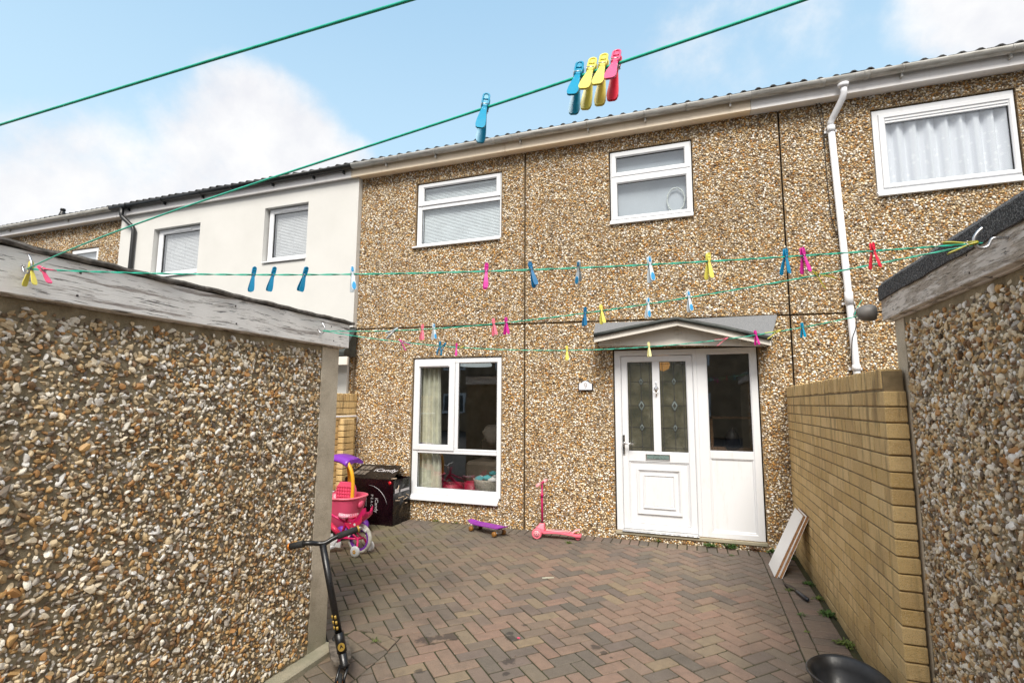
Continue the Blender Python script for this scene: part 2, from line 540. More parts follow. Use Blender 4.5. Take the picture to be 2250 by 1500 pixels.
m, t = mat('dotted_seat')
v = t.node('ShaderNodeTexVoronoi', inp={'Scale': 32.0, 'Randomness': .1}); t.set(v, 'Vector', objc(t))
t.set(t.b, 'Base Color', t.mix(t.mrange(v.outputs['Distance'], .34, .28), (.82, .32, .42, 1), (.86, .85, .86, 1))); t.set(t.b, 'Roughness', .45)
m, t = mat('spotted_pink')
v = t.node('ShaderNodeTexVoronoi', inp={'Scale': 17.0, 'Randomness': .9}); t.set(v, 'Vector', objc(t))
spot = t.ramp(t.node('ShaderNodeSeparateColor', inp={0: v.outputs['Color']}).outputs[0], [(0, (.85, .8, .8)), (.4, (.8, .45, .04)), (.7, (.8, .1, .05))], 'CONSTANT')
t.set(t.b, 'Base Color', t.mix(t.mrange(v.outputs['Distance'], .26, .21), (.72, .03, .10, 1), spot)); t.set(t.b, 'Roughness', .35)


# ------------------------------------------------------------------ object helpers
def tag(o, label=None, cat=None, group=None, kind=None):
    if label: o['label'] = label
    if cat: o['category'] = cat
    if group: o['group'] = group
    if kind: o['kind'] = kind
    return o


def thing(name, label, cat, loc=(0, 0, 0), rot=(0, 0, 0), group=None):
    o = bpy.data.objects.new(name, None)
    o.empty_display_size = 0.1
    COL.objects.link(o)
    o.location = loc
    o.rotation_euler = rot
    return tag(o, label, cat, group)


def link_mesh(name, me, parent=None, loc=None):
    o = bpy.data.objects.new(name, me)
    COL.objects.link(o)
    if parent is not None:
        o.parent = parent
    if loc is not None:
        o.location = loc
    return o


def root_of(o):
    while o.parent is not None:
        o = o.parent
    return o


class MB:
    """collects shapes, builds them as ONE mesh object"""
    def __init__(s):
        s.v = []; s.f = []; s.sm = []

    def add(s, vs, fs, smooth=False):
        k = len(s.v)
        s.v += [tuple(x) for x in vs]
        s.f += [tuple(i + k for i in f) for f in fs]
        s.sm += [smooth] * len(fs)
        return s

    def box(s, x0, x1, y0, y1, z0, z1):
        vs = [(x, y, z) for z in (z0, z1) for y in (y0, y1) for x in (x0, x1)]
        return s.add(vs, [(0, 2, 3, 1), (4, 5, 7, 6), (0, 1, 5, 4), (2, 6, 7, 3), (0, 4, 6, 2), (1, 3, 7, 5)])

    def quad(s, a, b, c, d):
        return s.add([a, b, c, d], [(0, 1, 2, 3)])

    def tube(s, pts, r, n=8, cap=True, smooth=True, closed=False, sq=None):
        pts = [Vector(p) for p in pts]
        m = len(pts)
        rs = r if isinstance(r, (list, tuple)) else [r] * m
        vs = []
        prev = None
        for i, p in enumerate(pts):
            if closed:
                d = pts[(i + 1) % m] - pts[i - 1]
            else:
                d = pts[min(i + 1, m - 1)] - pts[max(i - 1, 0)]
            d.normalize()
            if prev is None:
                a = Vector((0, 0, 1)) if abs(d.z) < .9 else Vector((0, 1, 0))
                u = d.cross(a).normalized()
            else:
                u = (prev - d * prev.dot(d)).normalized()
            prev = u
            vv = d.cross(u)
            for k in range(n):
                a = 2 * PI * k / n
                fx, fy = (math.cos(a), math.sin(a))
                if sq: fx *= sq[0]; fy *= sq[1]
                vs.append(p + (u * fx + vv * fy) * rs[i])
        fs = []
        rng = m if closed else m - 1
        for i in range(rng):
            j = (i + 1) % m
            for k in range(n):
                l = (k + 1) % n
                fs.append((i * n + k, i * n + l, j * n + l, j * n + k))
        s.add(vs, fs, smooth)
        if cap and not closed:
            s.add(vs[:n][::-1], [tuple(range(n))]); s.add(vs[-n:], [tuple(range(n))])
        return s

    def loft(s, rings, smooth=True, cap=True):
        n = len(rings[0]); vs = [p for r_ in rings for p in r_]; fs = []
        for i in range(len(rings) - 1):
            for k in range(n):
                l = (k + 1) % n
                fs.append((i * n + k, i * n + l, (i + 1) * n + l, (i + 1) * n + k))
        s.add(vs, fs, smooth)
        if cap:
            s.add(rings[0][::-1], [tuple(range(n))]); s.add(rings[-1], [tuple(range(n))])
        return s

    def prism(s, poly, axis, a, b, smooth=False):
        """poly: 2D points; axis 'x','y','z' = extrusion axis from a to b"""
        def P(q, t_):
            return {'x': (t_, q[0], q[1]), 'y': (q[0], t_, q[1]), 'z': (q[0], q[1], t_)}[axis]
        r1 = [P(q, a) for q in poly]; r2 = [P(q, b) for q in poly]
        return s.loft([r1, r2], smooth)

    def lathe(s, prof, c=(0, 0, 0), ax='z', n=20, smooth=True, sx=1, sy=1):
        rings = []
        for (r_, h) in prof:
            ring = []
            for k in range(n):
                a = 2 * PI * k / n
                q = (r_ * math.cos(a) * sx, r_ * math.sin(a) * sy)
                v = {'z': (q[0], q[1], h), 'y': (q[0], h, q[1]), 'x': (h, q[0], q[1])}[ax]
                ring.append((v[0] + c[0], v[1] + c[1], v[2] + c[2]))
            rings.append(ring)
        return s.loft(rings, smooth, cap=True)

    def xf(s, M_):
        s.v = [tuple(M_ @ Vector(v)) for v in s.v]
        return s

    def build(s, name, mt, parent=None, bevel=0.0, world=False, seg=1):
        vs = s.v
        if world and parent is not None:
            L = root_of(parent).location
            vs = [(x - L[0], y - L[1], z - L[2]) for (x, y, z) in vs]
        me = bpy.data.meshes.new(name)
        me.from_pydata(vs, [], s.f)
        me.polygons.foreach_set('use_smooth', s.sm)
        bm = bmesh.new(); bm.from_mesh(me)
        bmesh.ops.remove_doubles(bm, verts=bm.verts, dist=1e-6)
        bmesh.ops.recalc_face_normals(bm, faces=bm.faces)
        if bevel:
            ed = [e for e in bm.edges if len(e.link_faces) == 2 and e.calc_face_angle(0) > .6]
            bmesh.ops.bevel(bm, geom=ed, offset=bevel, segments=seg, affect='EDGES', profile=.6)
        bm.to_mesh(me); bm.free()
        me.materials.append(MATS[mt])
        return link_mesh(name, me, parent)


def ring_frame(x0, x1, z0, z1, t_, yf, yb, cham=.012, step=.0):
    """mitred rectangular frame facing -Y; t_ may be (l, r, b, t)"""
    if not isinstance(t_, (list, tuple)):
        t_ = (t_,) * 4
    l, r_, b, tp = t_

    def rc(k, y, e=0):
        return [(x0 + l * k + e, y, z0 + b * k + e), (x1 - r_ * k - e, y, z0 + b * k + e),
                (x1 - r_ * k - e, y, z1 - tp * k - e), (x0 + l * k + e, y, z1 - tp * k - e)]
    mb = MB()
    e = .004
    loops = [rc(0, yb), rc(0, yf + e), rc(0, yf, e), rc(1, yf, -cham), rc(1, yf + cham, 0), rc(1, yb)]
    for i in range(len(loops) - 1):
        a, b_ = loops[i], loops[i + 1]
        for k in range(4):
            l_ = (k + 1) % 4
            mb.quad(a[k], a[l_], b_[l_], b_[k])
    a, b_ = loops[-1], loops[0]
    for k in range(4):
        l_ = (k + 1) % 4
        mb.quad(a[k], a[l_], b_[l_], b_[k])
    return mb


def text_mesh(body, size, extrude=.001):
    cu = bpy.data.curves.new('txt', 'FONT')
    cu.body = body; cu.size = size; cu.extrude = extrude; cu.align_x = 'CENTER'; cu.align_y = 'CENTER'
    cu.resolution_u = 3
    o = bpy.data.objects.new('txt', cu)
    COL.objects.link(o)
    dg = bpy.context.evaluated_depsgraph_get()
    me = bpy.data.meshes.new_from_object(o.evaluated_get(dg))
    bpy.data.objects.remove(o)
    return me


def text(name, body, size, mt, parent, Mx, extrude=.001):
    me = text_mesh(body, size, extrude)
    me.transform(Mx)
    me.materials.clear(); me.materials.append(MATS[mt])
    return link_mesh(name, me, parent)


def np_mesh(name, V, F, mt, parent=None, smooth=True):
    """V (n,3), F (m,3) -> mesh object, fast"""
    me = bpy.data.meshes.new(name)
    me.vertices.add(len(V)); me.vertices.foreach_set('co', V.astype(np.float32).ravel())
    me.loops.add(len(F) * 3); me.loops.foreach_set('vertex_index', F.astype(np.int32).ravel())
    me.polygons.add(len(F))
    me.polygons.foreach_set('loop_start', np.arange(0, len(F) * 3, 3, dtype=np.int32))
    me.polygons.foreach_set('use_smooth', np.full(len(F), smooth, dtype=bool))
    me.update(calc_edges=True)
    me.materials.append(MATS[mt])
    return link_mesh(name, me, parent)


def ico(sub):
    bm = bmesh.new(); bmesh.ops.create_icosphere(bm, subdivisions=sub, radius=1)
    V = np.array([v.co[:] for v in bm.verts]); F = np.array([[v.index for v in f.verts] for f in bm.faces])
    bm.free(); return V, F


ICO1, ICO2 = ico(1), ico(2)
nrs = np.random.RandomState(11)


def stones_np(P, U, Vv, N, size, base, angular=.17, cuts=2):
    """P centres (n,3); one flint per centre, lying in plane U,V with normal N"""
    BV, BF = base
    n, k = len(P), len(BV)
    U, Vv, N = (np.array(a, float) for a in (U, Vv, N))
    a = size * nrs.uniform(.95, 1.5, n); b = size * nrs.uniform(.6, .95, n); c = size * nrs.uniform(.45, .75, n)
    jit = 1 + nrs.uniform(-angular, angular, (n, k))
    # a couple of random cutting planes give broken flint faces
    L = BV[None] * jit[..., None]
    for _ in range(cuts):
        d = nrs.normal(size=(n, 3)); d /= np.linalg.norm(d, axis=1, keepdims=True)
        h = nrs.uniform(.38, .9, n)
        q = np.einsum('nkj,nj->nk', L, d)
        L -= (np.clip(q - h[:, None], 0, None))[..., None] * d[:, None, :]
    L *= np.stack([a, b, c], 1)[:, None, :]
    th = nrs.uniform(0, PI, n); ti = nrs.normal(0, .35, n)
    x, y, z = L[..., 0], L[..., 1], L[..., 2]
    x, z = x * np.cos(ti)[:, None] - z * np.sin(ti)[:, None], x * np.sin(ti)[:, None] + z * np.cos(ti)[:, None]
    X = x * np.cos(th)[:, None] - y * np.sin(th)[:, None]
    Y = x * np.sin(th)[:, None] + y * np.cos(th)[:, None]
    W = P[:, None, :] + X[..., None] * U + Y[..., None] * Vv + z[..., None] * N
    F = (BF[None] + (np.arange(n) * k)[:, None, None])
    return W, F


def scatter(x0, x1, z0, z1, cell):
    nx, nz = int((x1 - x0) / cell), int((z1 - z0) / cell)
    gx, gz = np.meshgrid(np.arange(nx), np.arange(nz))
    gx = gx + .5 * (gz % 2)
    x = x0 + (gx + .5 + nrs.uniform(-.42, .42, gx.shape)) * (x1 - x0) / (nx + .5)
    z = z0 + (gz + .5 + nrs.uniform(-.42, .42, gx.shape)) * (z1 - z0) / nz
    return x.ravel(), z.ravel()


def place_pieces(parent, name, stuff_name, items, mt, limit=300):
    """items: (mesh, Matrix local to parent). The nearest `limit` become parts, the rest one joined part."""
    L = parent.location if parent is not None else Vector((0, 0, 0))
    items.sort(key=lambda it: (it[1].translation + L - CAM).length)
    # only what the lens can see counts as near
    def seen(it):
        d = it[1].translation + L - CAM
        z = d.dot(fw)
        return z > .2 and abs(d.dot(rt)) / z < 1.05 and abs(d.dot(up)) / z < .72
    near = [it for it in items if seen(it)][:limit]
    ids = set(map(id, near))
    rest = [it for it in items if id(it) not in ids]
    for me, Mx in near:
        o = bpy.data.objects.new(name, me)
        COL.objects.link(o)
        o.parent = parent
        o.matrix_local = Mx
    if rest:
        bm = bmesh.new()
        for me, Mx in rest:
            tmp = me.copy(); tmp.transform(Mx); bm.from_mesh(tmp); bpy.data.meshes.remove(tmp)
        me = bpy.data.meshes.new(stuff_name)
        bm.to_mesh(me); bm.free()
        me.materials.append(MATS[mt])
        o = link_mesh(stuff_name, me, parent)
        o['kind'] = 'stuff'


def block_meshes(L, W, H, mt, n=5, bevel=.004, jit=.0015, name='block'):
    out = []
    for i in range(n):
        bm = bmesh.new()
        bmesh.ops.create_cube(bm, size=1)
        for v in bm.verts:
            v.co = Vector((v.co.x * L + rnd.uniform(-jit, jit), v.co.y * W + rnd.uniform(-jit, jit), v.co.z * H + rnd.uniform(-jit, jit)))
        bmesh.ops.bevel(bm, geom=bm.edges[:], offset=bevel, segments=1, affect='EDGES')
        me = bpy.data.meshes.new(name); bm.to_mesh(me); bm.free()
        me.materials.append(MATS[mt]); out.append(me)
    return out


# ------------------------------------------------------------------ ground
def GZ(y):
    return .04 + .0121 * max(-7, min(0, y))


gm = MB()
gm.quad((-80, -80, -.05), (80, -80, -.05), (80, 80, -.05), (-80, 80, -.05))
tag(gm.build('ground', 'asphalt'), kind='structure')

pav = MB()
pav.quad((-4.6, -8.2, GZ(-8.2) - .012), (1.06, -8.2, GZ(-8.2) - .012), (1.06, 0, GZ(0) - .012), (-4.6, 0, GZ(0) - .012))
pavement = pav.build('pavement', 'joint_sand')
tag(pavement, kind='structure')


def clip_poly(poly, n, c):
    """keep the side n.p <= c"""
    out = []
    for i in range(len(poly)):
        a, b = poly[i], poly[(i + 1) % len(poly)]
        da = a[0] * n[0] + a[1] * n[1] - c; db = b[0] * n[0] + b[1] * n[1] - c
        if da <= 0: out.append(a)
        if da * db < 0:
            s_ = da / (da - db)
            out.append((a[0] + (b[0] - a[0]) * s_, a[1] + (b[1] - a[1]) * s_))
    return out


CUT = [(-2.30, -3.02), (-1.93, -3.02), (-1.90, -3.24), (-1.90, -3.55), (-1.95, -4.1), (-2.30, -4.1)]  # relaid corner by the store
pavers = []
bigs = block_meshes(.1905, .0915, .05, 'paver', 6, .0045, .001, 'paver')


def top_prism(poly):
    """a cut block as its own mesh centred on its first point"""
    cx = sum(p[0] for p in poly) / len(poly); cy = sum(p[1] for p in poly) / len(poly)
    mb = MB(); r1 = [(p[0] - cx, p[1] - cy, -.025) for p in poly]; r2 = [(p[0] - cx, p[1] - cy, .0215) for p in poly]
    r3 = [((p[0] - cx) * .955, (p[1] - cy) * .955, .025) for p in poly]
    mb.loft([r1, r2, r3], False)
    me = bpy.data.meshes.new('paver'); me.from_pydata(mb.v, [], mb.f); me.update(); me.materials.append(MATS['paver'])
    return me, cx, cy


def area(poly):
    return abs(sum(poly[i][0] * poly[(i + 1) % len(poly)][1] - poly[(i + 1) % len(poly)][0] * poly[i][1] for i in range(len(poly)))) / 2


ang = R(45.3)
ua = Vector((math.cos(ang), math.sin(ang))); va = Vector((-math.sin(ang), math.cos(ang)))
ORG = Vector((-1.70, -3.311))
pitch_p = .1005
XR0, YF = .585, -.235


def in_poly(x, y, poly):
    c = False
    for i in range(len(poly)):
        (x1, y1), (x2, y2) = poly[i], poly[i - 1]
        if (y1 > y) != (y2 > y) and x < (x2 - x1) * (y - y1) / (y2 - y1) + x1: c = not c
    return c


def pz(x, y):
    return GZ(y) - .025 + rnd.gauss(0, .0011)


for i in range(-75, 75):
    for j in range(-75, 75):
        k = (i - j) % 4
        if k == 0: cu, cv, rot = i + 1, j + .5, 0
        elif k == 3: cu, cv, rot = i + .5, j + 1, 1
        else: continue
        c = ORG + ua * (cu * pitch_p) + va * (cv * pitch_p)
        if not (-4.7 < c.x < .72 and -7.6 < c.y < -.1): continue
        if c.x < -2.4 and c.y < -3.45: continue
        a2 = ang + rot * PI / 2
        d1 = Vector((math.cos(a2), math.sin(a2))) * .0965; d2 = Vector((-math.sin(a2), math.cos(a2))) * .0468
        poly = [tuple(c - d1 - d2), tuple(c + d1 - d2), tuple(c + d1 + d2), tuple(c - d1 + d2)]
        full = all(p[0] < XR0 - .004 and p[1] < YF - .004 and p[0] > -4.55 and not in_poly(p[0], p[1], CUT) for p in poly) and not in_poly(c.x, c.y, CUT)
        if full:
            Mx = Matrix.Translation((c.x, c.y, pz(c.x, c.y))) @ Matrix.Rotation(a2 + rnd.gauss(0, .006), 4, 'Z') @ Matrix.Rotation(rnd.gauss(0, .006), 4, 'X') @ Matrix.Rotation(rnd.gauss(0, .004), 4, 'Y')
            pavers.append((rnd.choice(bigs), Mx))
        else:
            q = clip_poly(poly, (1, 0), XR0 - .004); q = clip_poly(q, (0, 1), YF - .004) if q else q
            q = clip_poly(q, (-1, 0), 4.55) if q else q
            if q and any(in_poly(p[0], p[1], CUT) for p in q + [tuple(c)]):
                best = []
                for e in range(len(CUT)):
                    a_, b_ = CUT[e], CUT[(e + 1) % len(CUT)]
                    nx_, ny_ = b_[1] - a_[1], -(b_[0] - a_[0])
                    L_ = math.hypot(nx_, ny_); nx_ /= L_; ny_ /= L_
                    if ((-2.1 - a_[0]) * nx_ + (-3.5 - a_[1]) * ny_) < 0: nx_, ny_ = -nx_, -ny_
                    qq = clip_poly(q, (nx_, ny_), nx_ * a_[0] + ny_ * a_[1] - .004)
                    if len(qq) > 2 and area(qq) > (area(best) if best else 0): best = qq
                q = best
            if q and len(q) > 2 and area(q) > .0006:
                me, cx, cy = top_prism(q)
                pavers.append((me, Matrix.Translation((cx, cy, pz(cx, cy)))))
# soldier course along the house, stretcher and soldier course along the garden wall
x = -4.5
while x < .86:
    pavers.append((rnd.choice(bigs), Matrix.Translation((x + .05, YF + .098, pz(x, -.1))) @ Matrix.Rotation(PI / 2 + rnd.gauss(0, .012), 4, 'Z')))
    x += .1015
y = YF - .1
while y > -7.2:
    pavers.append((rnd.choice(bigs), Matrix.Translation((XR0 + .05, y, pz(0, y))) @ Matrix.Rotation(PI / 2 + rnd.gauss(0, .01), 4, 'Z'))); y -= .201
y = YF - .05
while y > -7.2:
    pavers.append((rnd.choice(bigs), Matrix.Translation((XR0 + .2, y, pz(0, y))) @ Matrix.Rotation(rnd.gauss(0, .012), 4, 'Z'))); y -= .1012
# relaid corner: blocks set on a skew
a3 = R(-28)
for i in range(-16, 17):
    for j in range(-9, 10):
        c = Vector((-2.1, -3.5)) + Vector((math.cos(a3), math.sin(a3))) * (j + .5 * (i % 2)) * .203 + Vector((-math.sin(a3), math.cos(a3))) * i * .1015
        d1 = Vector((math.cos(a3), math.sin(a3))) * .097; d2 = Vector((-math.sin(a3), math.cos(a3))) * .047
        q = [tuple(c - d1 - d2), tuple(c + d1 - d2), tuple(c + d1 + d2), tuple(c - d1 + d2)]
        for e in range(len(CUT)):
            a_, b_ = CUT[e], CUT[(e + 1) % len(CUT)]
            nx_, ny_ = b_[1] - a_[1], -(b_[0] - a_[0]); L_ = math.hypot(nx_, ny_); nx_ /= L_; ny_ /= L_
            if ((-2.1 - a_[0]) * nx_ + (-3.5 - a_[1]) * ny_) > nx_ * 0 + 0: nx_, ny_ = -nx_, -ny_
            cc = nx_ * a_[0] + ny_ * a_[1]
            q = clip_poly(q, (nx_, ny_), cc - .004)
            if len(q) < 3: break
        if len(q) > 2 and area(q) > .0006:
            me, cx, cy = top_prism(q); pavers.append((me, Matrix.Translation((cx, cy, pz(cx, cy)))))
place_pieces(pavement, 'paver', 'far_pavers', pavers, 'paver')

# ------------------------------------------------------------------ houses
def panel_mesh(x0, x1, zb, zt, holes, y=0.0, depth=.05, rev=.11, lip=0):
    """wall panel in XZ with rectangular openings; zb, zt are functions of x"""
    xs = sorted({x0, x1, *[h[0] for h in holes], *[h[1] for h in holes]})
    zs = sorted({*[h[2] for h in holes if h[2] > -90], *[h[3] for h in holes]})
    rows = [None] + zs + [None]
    mb = MB()

    def Z(i, x_):
        return zb(x_) if i == 0 else (zt(x_) if i == len(rows) - 1 else rows[i])
    for i in range(len(rows) - 1):
        for j in range(len(xs) - 1):
            xa, xb = xs[j], xs[j + 1]
            cx = (xa + xb) / 2; cz = (Z(i, cx) + Z(i + 1, cx)) / 2
            if any(h[0] < cx < h[1] and h[2] < cz < h[3] for h in holes): continue
            mb.quad((xa, y, Z(i, xa)), (xb, y, Z(i, xb)), (xb, y, Z(i + 1, xb)), (xa, y, Z(i + 1, xa)))
    yb = y + depth
    mb.quad((x0, y, zb(x0)), (x0, yb, zb(x0)), (x0, yb, zt(x0)), (x0, y, zt(x0)))
    mb.quad((x1, y, zb(x1)), (x1, yb, zb(x1)), (x1, yb, zt(x1)), (x1, y, zt(x1)))
    mb.quad((x0, y, zt(x0)), (x1, y, zt(x1)), (x1, yb, zt(x1)), (x0, yb, zt(x0)))
    mb.quad((x0, y, zb(x0)), (x1, y, zb(x1)), (x1, yb, zb(x1)), (x0, yb, zb(x0)))
    yr = y + rev
    for (a, b, c, d) in holes:
        c2 = max(c, zb((a + b) / 2))
        mb.quad((a, y, c2), (a, yr, c2), (a, yr, d), (a, y, d)); mb.quad((b, y, c2), (b, yr, c2), (b, yr, d), (b, y, d))
        mb.quad((a, y, d), (a, yr, d), (b, yr, d), (b, y, d))
        if c > -90: mb.quad((a, y, c), (a, yr, c), (b, yr, c), (b, y, c))
    return mb


def wall_stones(parent, name, x0, x1, zb, zt, holes, y=0.0, cell=.0225, size=.0112):
    zlo = min(zb(x0), zb(x1)); zhi = max(zt(x0), zt(x1))
    x, z = scatter(x0 + .006, x1 - .006, zlo, zhi, cell)
    zbx = np.array([zb(q) for q in (x0, x1)]); ztx = np.array([zt(q) for q in (x0, x1)])
    s_ = (x - x0) / (x1 - x0)
    k = (z > zbx[0] + (zbx[1] - zbx[0]) * s_ + .008) & (z < ztx[0] + (ztx[1] - ztx[0]) * s_ - .008)
    for (a, b, c, d) in holes:
        k &= ~((x > a - .012) & (x < b + .012) & (z > c - .012) & (z < d + .012))
    x, z = x[k], z[k]
    n = len(x)
    sz = size * nrs.uniform(.7, 1.45, n)
    P = np.stack([x, np.full(n, y) - sz * nrs.uniform(-.1, .35, n), z], 1)
    L = root_of(parent).location
    P -= np.array(L[:])
    W, F = stones_np(P, (1, 0, 0), (0, 0, 1), (0, -1, 0), sz, ICO1)
    o = np_mesh(name, W.reshape(-1, 3), F.reshape(-1, 3), 'house_pebbles', parent)
    o['kind'] = 'stuff'
    return o


def JZ(x_):
    return 2.574 - .0145 * (x_ + .4)


def lineF(c):
    return lambda x_: c


EAVE = 4.935
H9 = thing('terraced_house', 'middle terraced house of pebble-dash panels with a white front door and the number nine plaque', 'house', (-1.8, 3.5, 0))
NB = thing('terraced_house', 'right-hand pebble-dash house with a net-curtained window behind the white downpipe', 'house', (3.9, 3.5, 0))
CR = thing('terraced_house', 'cream rendered terraced house with two blinds-covered upper windows and black gutter', 'house', (-7.2, 3.5, 0))
FL = thing('terraced_house', 'far-left pebble-dash house glimpsed above the weathered white shed fascia', 'house', (-12.6, 3.5, 0))

# openings (x0, x1, z0, z1)
W_UL = (-3.690, -2.375, 3.785, 4.722)
W_UM = (-.925, .070, 3.80, 4.755)
W_UR = (1.905, 3.150, 3.80, 4.765)
W_GW = (-3.672, -2.355, .34, 2.19)
DOOR = (-.918, .673, .125, 2.228)
XJ0, XJ1, XL, XR = -2.0425, 1.0135, -4.630, 6.6
g = .0085
floorz = lineF(.012)
top = lineF(EAVE)
for (a, b, zb, zt, holes, par) in [
    (XL, XJ0 - g, floorz, lambda x_: JZ(x_) - g, [W_GW], H9),
    (XJ0 + g, XJ1 - g, floorz, lambda x_: JZ(x_) - g, [DOOR], H9),
    (XL, XJ0 - g, lambda x_: JZ(x_) + g, top, [W_UL], H9),
    (XJ0 + g, XJ1 - g, lambda x_: JZ(x_) + g, top, [W_UM], H9),
    (XJ1 + g, XR, floorz, lambda x_: JZ(x_) - g, [], NB),
    (XJ1 + g, XR, lambda x_: JZ(x_) + g, top, [W_UR], NB),
]:
    panel_mesh(a, b, zb, zt, holes).build('wall_panel', 'wall_matrix', par, world=True)
    wall_stones(par, 'pebble_facing', a, min(b, 3.9), zb, zt, holes)
# dark backing seen in the panel joints, with holes for rooms
for par, x0, x1, hs in ((H9, XL, 1.012, [W_UL, W_UM, W_GW, DOOR]), (NB, 1.016, XR, [W_UR])):
    panel_mesh(x0, x1, lineF(-.04), top, [(h[0] + .002, h[1] - .002, h[2] + .002, h[3] - .002) for h in hs], y=.045, depth=.05, rev=.06).build('inner_wall', 'dark_gap', par, world=True)

# cream house: insulated render proud of its neighbours
XC0, XC1 = -9.80, -4.632
CW1 = (-6.42, -5.555, 3.745, 4.67); CW2 = (-8.93, -7.82, 3.70, 4.60)
panel_mesh(XC0, XC1, lineF(2.66), top, [CW1, CW2], y=-.085, depth=.3, rev=.14).build('wall_panel', 'cream_render', CR, world=True)
MB().box(XC0, -4.70, -.083, .1, 0, 2.655).build('lower_wall', 'cream_render', CR, world=True)
MB().box(-4.698, XC1, -.04, .1, 0, 2.655).build('wall_edge', 'wall_matrix', CR, world=True)
wall_stones(CR, 'pebble_facing', -4.698, XC1, lineF(.1), lineF(2.65), [], y=-.04)
FW = (-11.30, -10.50, 3.6, 4.47)
panel_mesh(-15.5, XC0 - .003, lineF(0), top, [FW], y=0, rev=.11).build('wall_panel', 'wall_matrix', FL, world=True)
wall_stones(FL, 'pebble_facing', -13.0, XC0 - .003, lineF(3.3), top, [FW], cell=.026, size=.0118)


def roof(par, x0, x1):
    sl = math.tan(R(20))
    zt = 5.088
    MB().add([(x0, -.20, zt - .02), (x1, -.20, zt - .02), (x1, 4.0, zt + 4.2 * sl - .02), (x0, 4.0, zt + 4.2 * sl - .02), (x1, 8.2, zt - .02), (x0, 8.2, zt - .02)],
             [(0, 1, 2, 3), (3, 2, 4, 5)]).build('roof', 'roof_tile', par, world=True)
    prof = []
    wdt = .30
    for k in range(13):
        x_ = wdt * k / 12
        ph = (x_ % .15) / .15
        prof.append((x_, .024 * max(0, math.sin(PI * (ph - .5) / .5)) if ph > .5 else 0.0))
    mb = MB()
    lo = [(p_[0], 0, p_[1]) for p_ in prof] + [(p_[0], 0, p_[1] - .014) for p_ in prof[::-1]]
    hi = [(a, .36, b + .36 * sl) for a, _, b in lo]
    mb.loft([lo, hi], False)
    me = bpy.data.meshes.new('roof_tile'); me.from_pydata(mb.v, [], mb.f); me.update(); me.materials.append(MATS['roof_tile'])
    its = []
    n = int((x1 - x0) / .3)
    for row in range(3):
        for i in range(n):
            xx = x0 + i * (x1 - x0) / n
            if xx > 4.6 or xx < -14: continue
            yy = -.235 + row * .33
            its.append((me, Matrix.Translation(Vector((xx, yy + rnd.gauss(0, .004), zt + .006 + (row * .33) * sl + row * .004 + rnd.gauss(0, .0025))) - par.location) @ Matrix.Rotation(rnd.gauss(0, .008), 4, 'Y')))
    place_pieces(par, 'roof_tile', 'upper_tiles', its, 'roof_tile', 60)


for par, a, b in ((H9, XL - .1, .98), (NB, .98, XR), (CR, XC0, XL - .1), (FL, -15.5, XC0)):
    roof(par, a, b)

# fascias: bottom edge 4.92, front face y=-.15
def fascia(par, x0, x1, mt):
    MB().box(x0, x1, -.152, -.13, 4.915, 5.06).build('fascia_board', mt, par, world=True, bevel=.002)
    MB().box(x0, x1, -.1295, .02, 4.928, 4.94).build('soffit', mt, par, world=True)


fascia(H9, XL - .1, -2.277, 'peach_board')
fascia(H9, -2.273, .716, 'peach_board')
fascia(NB, .720, XR, 'white_board')
fascia(CR, XC0 - .05, XL - .104, 'white_board')
fascia(FL, -15.5, XC0 - .054, 'white_board')


def gutter(par, x0, x1, mt, joints, brackets, z=5.072, r_=.056, yc=-.210):
    prof = []
    for k in range(13):
        a = PI + PI * k / 12
        prof.append((yc + r_ * math.cos(a), z + r_ * math.sin(a)))
    inner = [(yc + (p_[0] - yc) * .93, z + (p_[1] - z) * .93) for p_ in prof[::-1]]
    g_ = MB().prism(prof + inner, 'x', x0, x1, True).build('gutter', mt, par, world=True)
    for xj in joints:
        q = [(yc + (p_[0] - yc) * 1.09, z + (p_[1] - z) * 1.09) for p_ in prof]
        q += [(yc + (p_[0] - yc) * 1.0, z + (p_[1] - z) * 1.0) for p_ in prof[::-1]]
        MB().prism(q, 'x', xj - .028, xj + .028, True).build('gutter_joint', mt, g_, world=True)
    for xj in brackets:
        q = [(yc + (p_[0] - yc) * 1.07, z + (p_[1] - z) * 1.07) for p_ in prof]
        q += [(yc + (p_[0] - yc) * 1.0, z + (p_[1] - z) * 1.0) for p_ in prof[::-1]]
        mb = MB().prism(q, 'x', xj - .009, xj + .009, True)
        mb.box(xj - .009, xj + .009, -.20, -.1525, z - .095, z - .05)
        mb.build('gutter_bracket', mt, g_, world=True)
    return g_


gutter(H9, XL - .04, .72, 'grey_gutter', [-2.42, .05], [-4.1, -3.3, -2.05, -1.15, -.45, .5])
gutter(NB, .722, XR, 'grey_gutter', [1.42, 1.83], [2.15, 3.05, 3.9])
gutter(CR, XC0 - .12, XL - .042, 'black_pipe', [-7.0], [-9.5, -8.6, -7.7, -6.2, -5.4, -4.85])
gutter(FL, -15.5, XC0 - .122, 'grey_gutter', [-10.6, -12.5], [-11.2, -13])

